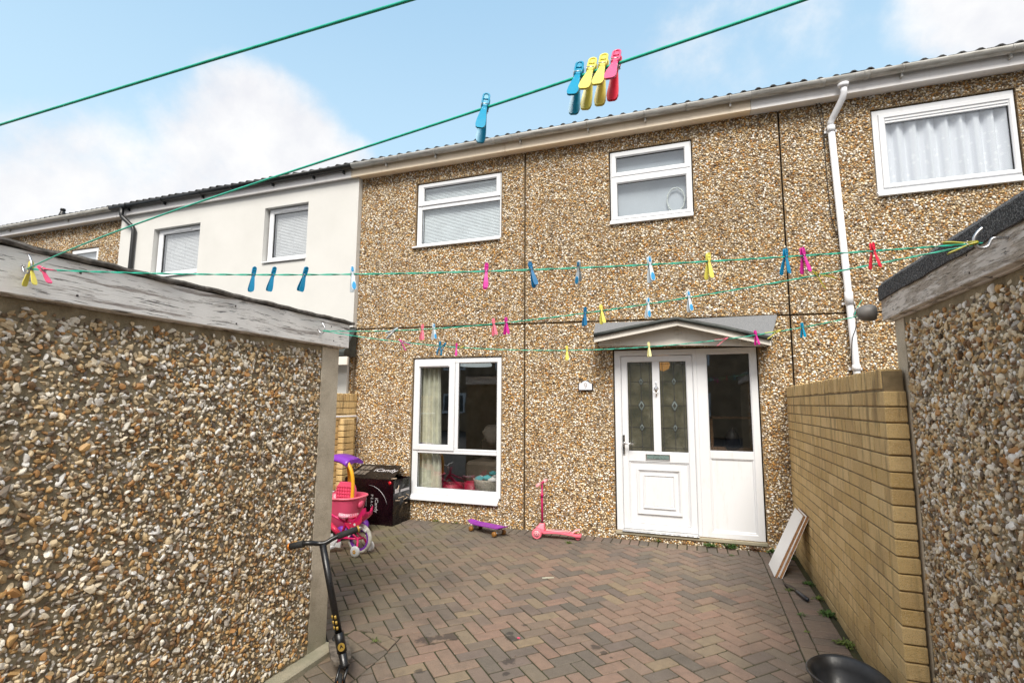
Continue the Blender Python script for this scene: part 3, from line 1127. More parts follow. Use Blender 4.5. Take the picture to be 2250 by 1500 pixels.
# white downpipe of the right-hand house
NBp = NB
pp = MB()
pp.tube([(1.615, -.216, 4.995), (1.617, -.216, 4.955)], [.055, .043], 14)
pp.tube([(1.617, -.216, 4.97), (1.618, -.215, 4.90), (1.605, -.19, 4.845), (1.53, -.085, 4.70), (1.512, -.062, 4.66), (1.512, -.058, 4.60)], .033, 14)
d = pp.build('downpipe', 'white_pipe', NB, world=True)
MB().tube([(1.512, -.057, 4.63), (1.590, -.057, 1.7), (1.592, -.057, .05)], .034, 14).build('pipe_length', 'white_pipe', d, world=True)
for (z0, z1) in ((4.55, 4.62), (2.62, 2.76), (1.93, 1.99)):
    xx = 1.512 + (4.62 - (z0 + z1) / 2) * .0267
    MB().tube([(xx, -.057, z0), (xx, -.057, z1)], .0405, 14).build('pipe_collar', 'white_pipe', d, world=True)
    MB().box(xx - .06, xx + .06, -.03, 0, z0 + .01, z0 + .035).build('pipe_clip', 'white_pipe', d, world=True)
wr = [(1.395, -.025, 4.93), (1.43, -.028, 4.72), (1.445, -.025, 4.45), (1.452, -.02, 4.0), (1.47, -.02, 3.55), (1.545, -.02, 3.3), (1.565, -.02, 3.05), (1.57, -.09, 2.75),
      (1.61, -.05, 2.62), (1.60, -.1, 2.4), (1.555, -.1, 2.25), (1.545, -.06, 2.0), (1.56, -.03, 1.6)]


def smooth_path(pts, n=6):
    out = []
    P = [Vector(p_) for p_ in pts]
    for i in range(len(P) - 1):
        p0, p1, p2, p3 = P[max(i - 1, 0)], P[i], P[i + 1], P[min(i + 2, len(P) - 1)]
        for k in range(n):
            t_ = k / n
            out.append(.5 * ((2 * p1) + (-p0 + p2) * t_ + (2 * p0 - 5 * p1 + 4 * p2 - p3) * t_ * t_ + (-p0 + 3 * p1 - 3 * p2 + p3) * t_ ** 3))
    out.append(P[-1])
    return out


tag(MB().tube(smooth_path(wr), .0042, 5).build('cable', 'wire_black'), 'thin black cable straggling down beside the white downpipe', 'cable')
tag(MB().tube(smooth_path([(1.425, -.025, 4.93), (1.45, -.022, 4.8), (1.455, -.02, 4.6), (1.449, -.02, 4.4)]), .0035, 5).build('cable', 'wire_black'), 'short black cable end hanging under the eaves beside the downpipe elbow', 'cable')

# black downpipe of the cream house
dp = MB().tube([(-9.62, -.216, 5.04), (-9.62, -.216, 4.90), (-9.60, -.205, 4.86), (-9.41, -.14, 4.68), (-9.38, -.135, 4.62), (-9.38, -.135, .05)], .036, 12).build('downpipe', 'black_pipe', CR, world=True)
MB().box(-9.45, -9.28, -.10, -.086, 3.85, 3.89).build('pipe_clip', 'black_pipe', dp, world=True)
# flue
fl = MB()
fl.tube([(-12.82, .6, 5.2), (-12.82, .6, 5.52)], .042, 14)
fl.lathe([(.075, 5.515), (.075, 5.55), (.045, 5.65), (.038, 5.68), (.05, 5.68), (.045, 5.72), (.001, 5.73)], (-12.82, .6, 0), n=16)
fl.build('flue', 'black_pipe', FL, world=True)


# ------------------------------------------------------------------ windows
def glass(x0, x1, z0, z1, y, par, mt='glass'):
    return MB().box(x0, x1, y, y + .004, z0, z1).build('pane', mt, par, world=True)


def window(par, x0, x1, z0, z1, yf, mt, lights, sill=None, depth=.06, name='window'):
    """lights: (x0,x1,z0,z1, sash?) glass rectangles; sash adds a raised opening frame"""
    xs = [l[0] for l in lights] + [l[1] for l in lights]; zs = [l[2] for l in lights] + [l[3] for l in lights]
    mb = ring_frame(x0, x1, z0, z1, (min(xs) - x0, x1 - max(xs), min(zs) - z0, z1 - max(zs)), yf, yf + depth)
    fr = mb.build(name, mt, par, world=True)
    done = set()
    for i, a in enumerate(lights):
        if a[4]:
            sx0, sx1, sz0, sz1 = a[4]
            ring_frame(sx0, sx1, sz0, sz1, (a[0] - sx0, sx1 - a[1], a[2] - sz0, sz1 - a[3]), yf - .014, yf + depth - .008, .012).build('sash', mt, fr, world=True)
            # dark rubber line round the glass
        ring_frame(a[0] - .003, a[1] + .003, a[2] - .003, a[3] + .003, .006, yf + .016, yf + .03, .001).build('gasket', 'dark_gap', fr, world=True)
        glass(a[0] - .002, a[1] + .002, a[2] - .002, a[3] + .002, yf + .022, fr)
    if sill:
        a, b, c, d_, out = sill
        q = [(yf + depth, c + .004), (yf + depth, d_), (yf - .01, d_), (-out, c + .020), (-out, c), (-out + .012, c)]
        MB().prism(q, 'x', a, b).build('sill', mt, fr, bevel=.0015, world=True)
    return fr


def mull(par, x0, x1, z0, z1, yf, mt, depth=.05):
    MB().box(x0, x1, yf, yf + depth, z0, z1).build('mullion', mt, par, bevel=.004, world=True)


f1 = window(H9, -3.678, -2.388, 3.80, 4.710, .018, 'white_upvc',
            [(-3.577, -2.462, 4.449, 4.645, (-3.664, -2.40, 4.381, 4.70)), (-3.608, -2.412, 3.826, 4.325, None)], sill=(-3.722, -2.386, 3.757, 3.80, .045))
mull(f1, -3.61, -2.41, 4.326, 4.379, .0195, 'white_upvc')
f2 = window(H9, -.912, .058, 3.85, 4.742, .018, 'white_upvc',
            [(-.838, -.022, 4.468, 4.666, (-.895, .044, 4.412, 4.73)), (-.830, -.010, 3.893, 4.321, (-.893, .046, 3.853, 4.404))], sill=(-.922, .060, 3.787, 3.848, .04))
f3 = window(NB, 1.918, 3.139, 3.835, 4.752, .018, 'white_upvc',
            [(2.035, 3.087, 3.915, 4.645, (1.975, 3.13, 3.87, 4.70))], sill=(1.908, 3.15, 3.772, 3.833, .045))
MB().box(2.035, 3.087, .012, .038, 4.595, 4.612).box(2.035, 3.087, .012, .038, 4.625, 4.643).build('vent_strip', 'white_upvc', f3, world=True)
f4 = window(H9, -3.660, -2.367, .37, 2.178, .018, 'white_upvc',
            [(-3.566, -3.122, 1.022, 2.058, (-3.645, -3.032, .945, 2.150)), (-2.978, -2.437, .976, 2.106, None), (-3.577, -2.431, .453, .904, None)],
            sill=(-3.652, -2.385, .298, .368, .055))
mull(f4, -3.03, -2.980, .975, 2.11, .0195, 'white_upvc')
mull(f4, -3.58, -2.43, .906, .943, .0195, 'white_upvc'); mull(f4, -3.03, -2.43, .945, .974, .0197, 'white_upvc')
MB().box(-3.57, -3.13, -.009, .006, 2.075, 2.088).build('trickle_vent', 'white_upvc', f4, world=True)
# cream house windows, set deep in the render
f5 = window(CR, -6.40, -5.558, 3.79, 4.667, .0, 'white_upvc', [(-6.31, -5.60, 3.86, 4.585, (-6.385, -5.57, 3.80, 4.657))], sill=(-6.40, -5.56, 3.755, 3.80, .115))
f6 = window(CR, -8.91, -7.825, 3.75, 4.597, .0, 'white_upvc', [(-8.80, -7.865, 3.82, 4.51, (-8.895, -7.835, 3.76, 4.587))], sill=(-8.92, -7.83, 3.71, 3.76, .115))
MB().box(-6.15, -5.8, -.026, -.014, 4.61, 4.632).build('trickle_vent', 'white_upvc', f5, world=True)
MB().box(-8.5, -8.1, -.026, -.014, 4.535, 4.557).build('trickle_vent', 'white_upvc', f6, world=True)
f7 = window(FL, -11.29, -10.51, 3.61, 4.46, .018, 'white_upvc', [(-11.21, -10.59, 3.70, 4.38, None)])

# things behind the glass
def blind(label, x0, x1, z0, z1, y, mt, pitch_=.021):
    mb = MB()
    z = z1 - .03
    while z > z0:
        mb.quad((x0, y - .007, z - pitch_ * .56), (x1, y - .007, z - pitch_ * .56), (x1, y + .004, z + pitch_ * .52), (x0, y + .004, z + pitch_ * .52))
        z -= pitch_
    t_ = thing('venetian_blind', label, 'blind', ((x0 + x1) / 2, y, z0))
    mb.build('slats', mt, t_, world=True)
    MB().box(x0, x1, y - .015, y + .015, z1 - .02, z1 + .01).build('head_rail', mt, t_, world=True)
    cb = MB()
    for k in (.12, .5, .88):
        xx = x0 + (x1 - x0) * k
        cb.box(xx - .0015, xx + .0015, y - .0115, y - .009, z0, z1)
    cb.build('cord', mt, t_, world=True)


blind('pale venetian blind behind the upper left window of the middle house', -3.60, -2.42, 3.82, 4.66, .095, 'blind_slat')
blind('grey venetian blind in the cream house window nearest the pebble-dash', -6.30, -5.60, 3.84, 4.60, .07, 'blind_pale', .025)
blind('grey venetian blind in the cream house window beside the black downpipe', -8.79, -7.87, 3.80, 4.54, .07, 'blind_pale', .025)


def curtain(label, x0, x1, z0, z1, y, mt, waves, amp=.02, lean=0):
    n = waves * 8; mb = MB(); rows = 8
    vs = []
    for j in range(rows + 1):
        zz = z0 + (z1 - z0) * j / rows
        for i in range(n + 1):
            u_ = i / n
            a = amp * (math.sin(u_ * waves * 2 * PI + .6 * math.sin(u_ * 7)) + .3 * math.sin(u_ * waves * 4.7 * PI + j * .15))
            vs.append((x0 + (x1 - x0) * u_ + lean * (1 - j / rows) * u_, y + a, zz))
    fs = [(j * (n + 1) + i, j * (n + 1) + i + 1, (j + 1) * (n + 1) + i + 1, (j + 1) * (n + 1) + i) for j in range(rows) for i in range(n)]
    mb.add(vs, fs, True)
    return tag(mb.build('curtain', mt), label, 'curtain')


curtain('white net curtain with woven dots in the right-hand upper window', 1.95, 3.12, 3.88, 4.72, .085, 'net_curtain', 9, .030)
curtain('cream full-length curtain drawn to the left in the ground floor window', -3.62, -3.33, .40, 2.15, .16, 'curtain_cream', 4, .03, .05)
MB().box(-11.2, -10.6, .1, .12, 3.6, 4.4).build('window_backing', 'blind_pale', FL, world=True)
scr = MB().box(-.88, .03, .12, .13, 3.86, 4.72).build('roller_blind', 'screen_grey'); tag(scr, 'plain grey roller blind behind the small upper middle window', 'blind')
wv_ = []
for k in range(28):
    a = 2 * PI * k / 28
    rr = .108 + .004 * math.sin(k * 2.3)
    wv_.append((-.135 + rr * .95 * math.cos(a), .085, 4.05 + rr * 1.4 * math.sin(a)))
tag(MB().tube(wv_, [.0085 + .004 * (k % 4 == 0) for k in range(28)], 6, closed=True).build('wreath', 'wreath'), 'white oval ring hanging inside the upper middle window', 'wreath')


def room(par, x0, x1, z0, z1, depth, y=.10):
    mb = MB()
    y1 = y + depth
    mb.quad((x0, y1, z0), (x1, y1, z0), (x1, y1, z1), (x0, y1, z1)); mb.quad((x0, y, z1), (x1, y, z1), (x1, y1, z1), (x0, y1, z1))
    mb.quad((x0, y, z0), (x0, y1, z0), (x0, y1, z1), (x0, y, z1)); mb.quad((x1, y, z0), (x1, y1, z0), (x1, y1, z1), (x1, y, z1))
    mb.build('room_wall', 'room_wall', par, world=True)
    MB().quad((x0, y, z0), (x1, y, z0), (x1, y1, z0), (x0, y1, z0)).build('room_floor', 'room_floor', par, world=True)


room(H9, -4.5, -1.5, .16, 2.42, 3.0)
room(H9, -1.45, .95, .16, 2.42, 2.6)
room(H9, -4.5, -1.5, 2.7, 4.8, 2.0)
room(H9, -1.45, .95, 2.7, 4.8, 2.0)
room(NB, 1.1, 4.2, 2.7, 4.8, 2.0)
room(CR, -9.5, -4.9, 2.7, 4.85, 2.0, .056)

# window contents
bk = thing('laundry_basket', 'woven basket heaped with folded clothes inside the ground floor window', 'basket', (-2.64, .34, .17))
bk.scale = (1.15, 1.15, 1.12)
mb = MB(); mb.lathe([(.15, 0), (.19, .33), (.2, .36), (.185, .36), (.14, .03)], n=20); mb.build('basket_body', 'basket', bk)
for k in range(8):
    mb = MB(); rr = rnd.uniform(.04, .075)
    mb.lathe([(.001, -rr * .6), (rr, -rr * .2), (rr * .95, rr * .25), (.001, rr * .6)], (rnd.uniform(-.11, .11), rnd.uniform(-.12, .05), .37 + rnd.uniform(-.01, .05)), n=8)
    mb.build('clothes', rnd.choice(['cloth_red', 'cloth_white', 'cloth_teal', 'cloth_white']), bk)
t_ = tag(MB().lathe([(.13, .17), (.17, .45), (.16, .45), (.12, .19)], (-3.28, .5, 0), n=18).build('plastic_tub', 'tub_red'), 'pink plastic tub on the floor inside by the cream curtain', 'tub')
t_ = tag(MB().lathe([(.10, .17), (.12, .5), (.11, .5), (.09, .19)], (-2.93, .42, 0), n=18).build('plastic_tub', 'tub_red'), 'red plastic tub inside beside the laundry basket', 'tub')
cu_ = MB()
n = 14
cu_.loft([[(-2.86 + .28 * (j / n - .5) * 1.0, 1.0 + .1 * math.cos(a), 1.10 + .16 * (1 - (2 * j / n - 1) ** 4) * math.sin(a) + .06 * abs(2 * j / n - 1) ** 2) for a in [2 * PI * k / 12 for k in range(12)]] for j in range(n + 1)])
tag(cu_.build('cushion', 'cushion'), 'grey-brown cushion with pointed corners seen through the right pane', 'cushion')
tag(MB().box(-3.25, -2.2, .85, 1.6, .17, .72).box(-3.25, -2.2, 1.4, 1.62, .17, 1.02).build('sofa', 'room_floor', bevel=.04), 'dark sofa in the room behind the ground floor window', 'sofa')
tag(MB().lathe([(.001, 2.13), (.235, 2.135), (.24, 2.16), (.2, 2.2), (.001, 2.21)], (-2.99, .6, -.025), n=28).build('ceiling_light', 'lamp_disc'), 'pale round ceiling light at the top of the ground floor window', 'light')
tag(MB().lathe([(.001, 1.99), (.07, 2.02), (.09, 2.08), (.05, 2.14), (.001, 2.16)], (-.37, .55, 0), n=18).build('hall_lamp', 'lamp_glow'), 'small warm hall lamp glowing through the right door glass', 'lamp')
tag(MB().box(.16, .75, .75, .85, .9, 1.05).box(.17, .20, .75, .80, 1.05, 1.42).box(.72, .75, .75, .80, 1.05, 1.42).box(.17, .75, .75, .80, 1.40, 1.43).build('shelf_unit', 'chipboard'), 'wooden framed shelf inside the side panel of the door', 'shelf')
tag(MB().lathe([(.001, 1.05), (.09, 1.06), (.08, 1.2), (.03, 1.28), (.001, 1.3)], (.42, .77, 0), n=12).build('trinket', 'slate_black'), 'dark ornament on the wooden shelf inside the door side panel', 'ornament')

# ------------------------------------------------------------------ front door
WU = 'aged_upvc'
df = ring_frame(-.905, .0295, .126, 2.214, (.076, .045, .016, .066), .012, .085).build('door_frame', 'white_upvc', H9, world=True)
sf = ring_frame(.030, .660, .126, 2.214, (.112, .078, .068, .070), .0125, .085).build('side_panel', 'white_upvc', H9, world=True)
MB().box(.142, .582, .016, .07, .978, 1.066).build('rail', 'white_upvc', sf, bevel=.004, world=True)
glass(.14, .584, 1.064, 2.146, .035, sf)
ring_frame(.139, .585, 1.063, 2.147, .006, .026, .04, .001).build('gasket', 'dark_gap', sf, world=True)
MB().box(.14, .584, .033, .05, .192, .98).build('lower_board', 'white_upvc', sf, world=True)
ring_frame(.142, .582, .194, .978, .014, .022, .034, .008).build('bead', 'white_upvc', sf, world=True)
dr = ring_frame(-.825, -.018, .150, 2.142, (.072, .072, .06, .070), .020, .07).build('front_door', 'white_upvc', H9, world=True)
MB().box(-.754, -.089, .024, .066, .912, 1.032).box(-.467, -.383, .0235, .0655, 1.033, 2.073).build('rail', 'white_upvc', dr, bevel=.003, world=True)
MB().box(-.756, -.086, .040, .06, .205, .915).build('door_board', 'white_upvc', dr, world=True)
ring_frame(-.750, -.093, .214, .908, .016, .031, .042, .01).build('bead', 'white_upvc', dr, world=True)
ring_frame(-.668, -.176, .322, .835, .040, .018, .041, .024).build('raised_moulding', 'white_upvc', dr, world=True)
ring_frame(-.600, -.244, .388, .768, .030, .022, .041, .018).build('raised_moulding', 'white_upvc', dr, world=True)
MB().box(-.575, -.268, .030, .041, .413, .743).build('raised_board', 'white_upvc', dr, bevel=.004, world=True)
for (a, b) in ((-.752, -.468), (-.382, -.091)):
    pn = glass(a, b, 1.033, 2.072, .040, dr, 'patterned_glass')
    ring_frame(a - .002, b + .002, 1.031, 2.074, .006, .030, .042, .001).build('gasket', 'dark_gap', dr, world=True)
    c = (a + b) / 2 + .012
    ld = MB()
    for xx in (a + .03, c, b - .03): ld.box(xx - .003, xx + .003, .0365, .0398, 1.035, 2.07)
    for zz in (1.075, 1.305, 1.56, 1.84, 2.045): ld.box(a, b, .0367, .0396, zz - .002, zz + .002)
    for zz, h in ((1.84, .05), (1.56, .07), (1.305, .05)):
        q = [(c, zz + h), (c + h * .55, zz), (c, zz - h), (c - h * .55, zz)]
        for i in range(4):
            (x1_, z1_), (x2_, z2_) = q[i], q[(i + 1) % 4]
            ld.tube([(x1_, .038, z1_), (x2_, .038, z2_)], .0032, 4, smooth=False)
    ld.build('lead_cames', 'lead_came', dr, world=True)
    for zz, h in ((1.84, .046), (1.56, .066), (1.305, .046)):
        mb = MB()
        o_ = [(c, zz + h), (c + h * .53, zz), (c, zz - h), (c - h * .53, zz)]
        i_ = [(c, zz + h * .5), (c + h * .27, zz), (c, zz - h * .5), (c - h * .27, zz)]
        for i in range(4):
            j = (i + 1) % 4
            mb.quad((o_[i][0], .039, o_[i][1]), (o_[j][0], .039, o_[j][1]), (i_[j][0], .034, i_[j][1]), (i_[i][0], .034, i_[i][1]))
        mb.build('bevelled_glass', 'bevel_glass', dr, world=True)
lb = ring_frame(-.562, -.293, .936, 1.002, .010, .010, .024, .004).build('letterbox', 'chrome', dr, world=True)
MB().box(-.550, -.305, .014, .022, .948, .990).build('flap', 'letter_flap', lb, bevel=.002, world=True)
hd = MB().box(-.826, -.796, .006, .02, .985, 1.215).build('door_handle', 'chrome', dr, bevel=.004, world=True)
MB().tube([(-.811, .01, 1.118), (-.811, -.04, 1.118), (-.80, -.05, 1.118), (-.69, -.05, 1.116)], .0095, 10).build('lever', 'chrome', hd, world=True)
MB().box(-.816, -.806, .002, .007, 1.035, 1.075).build('keyhole', 'dark_gap', hd, world=True)
kn = MB()
kn.lathe([(.001, 1.66), (.010, 1.675), (.006, 1.70), (.018, 1.73), (.021, 1.76), (.012, 1.79), (.007, 1.81), (.010, 1.825), (.001, 1.842)], (-.424, .014, 0), n=10)
kn.tube([(-.445, .008, 1.77), (-.448, -.012, 1.72), (-.424, -.02, 1.70), (-.40, -.012, 1.72), (-.403, .008, 1.77)], .004, 6)
kn.build('door_knocker', 'chrome', dr, world=True)
MB().prism([(.075, .126), (.075, .155), (.03, .15), (-.035, .138), (-.04, .126)], 'x', -.84, -.005).build('threshold', 'chrome', H9, bevel=.002, world=True)
MB().box(-.92, .675, -.018, .085, .085, .124).build('door_step', 'concrete', H9, bevel=.006, world=True)
# number plaque
pq = thing('number_plaque', 'small white slate plaque with the number 9 beside the front door', 'plaque', (-1.25, -.03, 1.737))
shape = [(-.09, 0), (.09, 0), (.09, .083), (.06, .092), (.03, .118), (0, .126), (-.03, .118), (-.06, .092), (-.09, .083)]
MB().prism(shape, 'y', -.004, .014).build('backing', 'slate_black', pq)
MB().prism([(a * .87, .009 + b * .86) for a, b in shape], 'y', -.008, -.0045).build('face', 'plaque_face', pq)
text('digit', '9', .10, 'plaque_ink', pq, Matrix.Translation((0, -.0092, .053)) @ Matrix.Rotation(PI / 2, 4, 'X'), .0006)

# ------------------------------------------------------------------ door canopies
cn = thing('door_canopy', 'shallow gabled canopy with grey felt top over the white front door', 'canopy', (-.15, -.01, 2.3))
XA, XP, XB = -1.075, -.15, .765
yf = -.36


def gab(x_):
    return 2.366 + (2.520 - 2.366) * (1 - abs(x_ - XP) / ((XP - XA) if x_ < XP else (XB - XP))) - (.10 if x_ > XP else 0) * ((x_ - XP) / (XB - XP))


N_ = 24
mb = MB(); top_, bot_ = [], []
vs = []
for i in range(N_ + 1):
    u_ = i / N_
    xf = XA + (XB - XA) * u_
    xb_ = -1.125 + (.885 + 1.125) * u_
    for k in range(5):
        w_ = k / 4
        zz = gab(xf) * w_ + (2.560) * (1 - w_) - .025 * math.sin(PI * w_) * (1 - abs(u_ * 2 - 1))
        vs.append((xb_ + (xf - xb_) * w_, -.012 + (yf - .03 + .012) * w_, zz))
n5 = 5
fs = [(i * n5 + k, (i + 1) * n5 + k, (i + 1) * n5 + k + 1, i * n5 + k + 1) for i in range(N_) for k in range(4)]
mb.add(vs, fs, False)
vs2 = [(a, b, c - .012) for a, b, c in vs]
mb.add(vs2, [f_[::-1] for f_ in fs], False)
fr_ = MB()
mb.build('felt_cover', 'canopy_felt', cn, world=True)
# rolled bitumen edge and white barge boards follow the gable
MB().tube([(XA + (XB - XA) * i / 12 - .0, yf - .03, gab(XA + (XB - XA) * i / 12) - .006 + rnd.gauss(0, .003)) for i in range(13)], .024, 8).build('felt_edge', 'dark_lead', cn, world=True)
for (a, b) in ((XA, XP), (XP, XB)):
    q = [(a, gab(a + 1e-4) - .018), (b, gab(b - 1e-4) - .018), (b, gab(b - 1e-4) - .085), (a, gab(a + 1e-4) - .085)]
    MB().prism(q, 'y', yf - .015, yf + .01).build('barge_board', WU, cn, bevel=.002, world=True)
tq = [(XA + .04, 2.262), (XA + .04, gab(XA) - .05), (XP, gab(XP) - .05), (XB - .04, gab(XB) - .06), (XB - .04, 2.262)]
MB().prism([(XA + .03, 2.255), (XA + .03, 2.30), (XP, 2.46), (XB - .03, 2.20), (XB - .03, 2.19), (XP, 2.235)], 'y', yf + .13, yf + .142).build('gable_board', 'aged_upvc', cn, world=True)
MB().add([(XA + .03, yf + .14, 2.25), (XP, yf + .14, 2.235), (XB - .03, yf + .14, 2.195), (XB - .03, -.012, 2.235), (XP, -.012, 2.245), (XA + .03, -.012, 2.26)], [(0, 1, 2, 3, 4, 5)]).build('soffit', 'aged_upvc', cn, world=True)
for (a, z_) in ((-.15, 2.375), (-.83, 2.29), (.52, 2.262)):
    ring_frame(a - .038, a + .038, z_ - .028, z_ + .028, .008, yf + .120, yf + .128, .003).build('vent_cover', 'aged_upvc', cn, world=True)
MB().box(XA - .012, XA + .012, yf, -.012, 2.30, 2.35).build('side_board', 'felt_edge', cn, world=True)
MB().box(XB - .012, XB + .012, yf, -.012, 2.20, 2.25).build('side_board', 'felt_edge', cn, world=True)

c2 = thing('door_canopy', 'dark weathered canopy with white gutter on the cream house behind the left shed', 'canopy', (-5.6, -.085, 2.4))
MB().prism([(-.09, 2.64), (-.36, 2.27), (-.36, 2.22), (-.09, 2.22)], 'x', -6.6, -4.56).build('lead_cover', 'dark_lead', c2, world=True)
MB().box(-6.6, -4.47, -.40, -.362, 2.085, 2.20).build('gutter_board', 'aged_upvc', c2, bevel=.006, world=True)
MB().lathe([(.09, 0), (.09, -.03), (.07, -.05), (.001, -.055)], (-4.66, -.27, 2.47), 'y', n=18).build('vent_cap', 'black_pipe', c2, world=True)

# ------------------------------------------------------------------ brick garden walls
bricks = block_meshes(.2178, .098, .0725, 'yellow_brick', 6, .004, .0012, 'brick')
caps = block_meshes(.0735, .099, .104, 'yellow_brick', 4, .004, .0012, 'brick')


def brick_wall(label, xf, side, y0, y1, ztop, course=.0832, z0=.0, pitch_=.2245, extra=None):
    """stretcher wall along Y whose yard face is x=xf; side=+1 body lies towards +x"""
    xc = xf + side * .05
    wl = thing('brick_wall', label, 'wall', (xc, (y0 + y1) / 2, 0))
    MB().box(xc - .0435, xc + .0435, y0 + .014, y1 - .001, -.04, ztop - .012).build('mortar', 'brick_mortar', wl, world=True)
    its = []
    zc = ztop - .115
    r_ = 0
    z = zc - course
    while z > -.06:
        y = y1 - (pitch_ / 2 if r_ % 2 else 0)
        if r_ % 2:
            its.append(('half', y1 - pitch_ / 4, z))
        while y - pitch_ > y0 - .004:
            its.append(('full', y - pitch_ / 2, z)); y -= pitch_
        if y - y0 > .09:
            its.append(('half', y - pitch_ / 4, z))
        z -= course; r_ += 1
    out = []
    for kind, yy, zz in its:
        me = rnd.choice(bricks)
        S = Matrix.Diagonal((.495 if kind == 'half' else 1, 1, 1.03, 1))
        Mx = Matrix.Translation(Vector((xc + rnd.gauss(0, .0012), yy, zz + course / 2)) - wl.location) @ Matrix.Rotation(PI / 2 + rnd.gauss(0, .004), 4, 'Z') @ Matrix.Rotation(rnd.gauss(0, .004), 4, 'X') @ S
        out.append((me, Mx))
    y = y1 - .04
    while y > y0:
        Mx = Matrix.Translation(Vector((xc, y, ztop - .054 + rnd.gauss(0, .002))) - wl.location) @ Matrix.Rotation(PI / 2 + rnd.gauss(0, .006), 4, 'Z')
        out.append((rnd.choice(caps), Mx)); y -= .0835
    if extra: out += extra(wl, xc)
    place_pieces(wl, 'brick', 'far_bricks', out, 'yellow_brick')
    return wl


brick_wall('tall yellow brick garden wall running from the house to the right-hand shed', .93, 1, -3.045, -.013, 1.77)


def pier(wl, xc):
    out = []
    z = 1.36 - .0832; k = 0
    while z > -.05:
        for yy in ((-.30, -.30) if False else (-.30,)):
            Mx = Matrix.Translation(Vector((xc + .10, yy, z + .0416)) - wl.location) @ Matrix.Rotation(PI / 2, 4, 'Z')
            out.append((rnd.choice(bricks), Mx))
        z -= .0832; k += 1
    return out


brick_wall('short stretch of yellow brick wall behind the pink toy car', -4.56, -1, -2.2, -.013, 1.70, extra=pier)
tag(MB().tube([(-4.535, -2.2, 1.385), (-4.535, -.06, 1.385), (-4.535, -.03, 1.37), (-4.535, -.028, 1.30)], .014, 10).build('waste_pipe', 'white_pipe'), 'thin white waste pipe crossing the brick wall behind the toys', 'pipe')

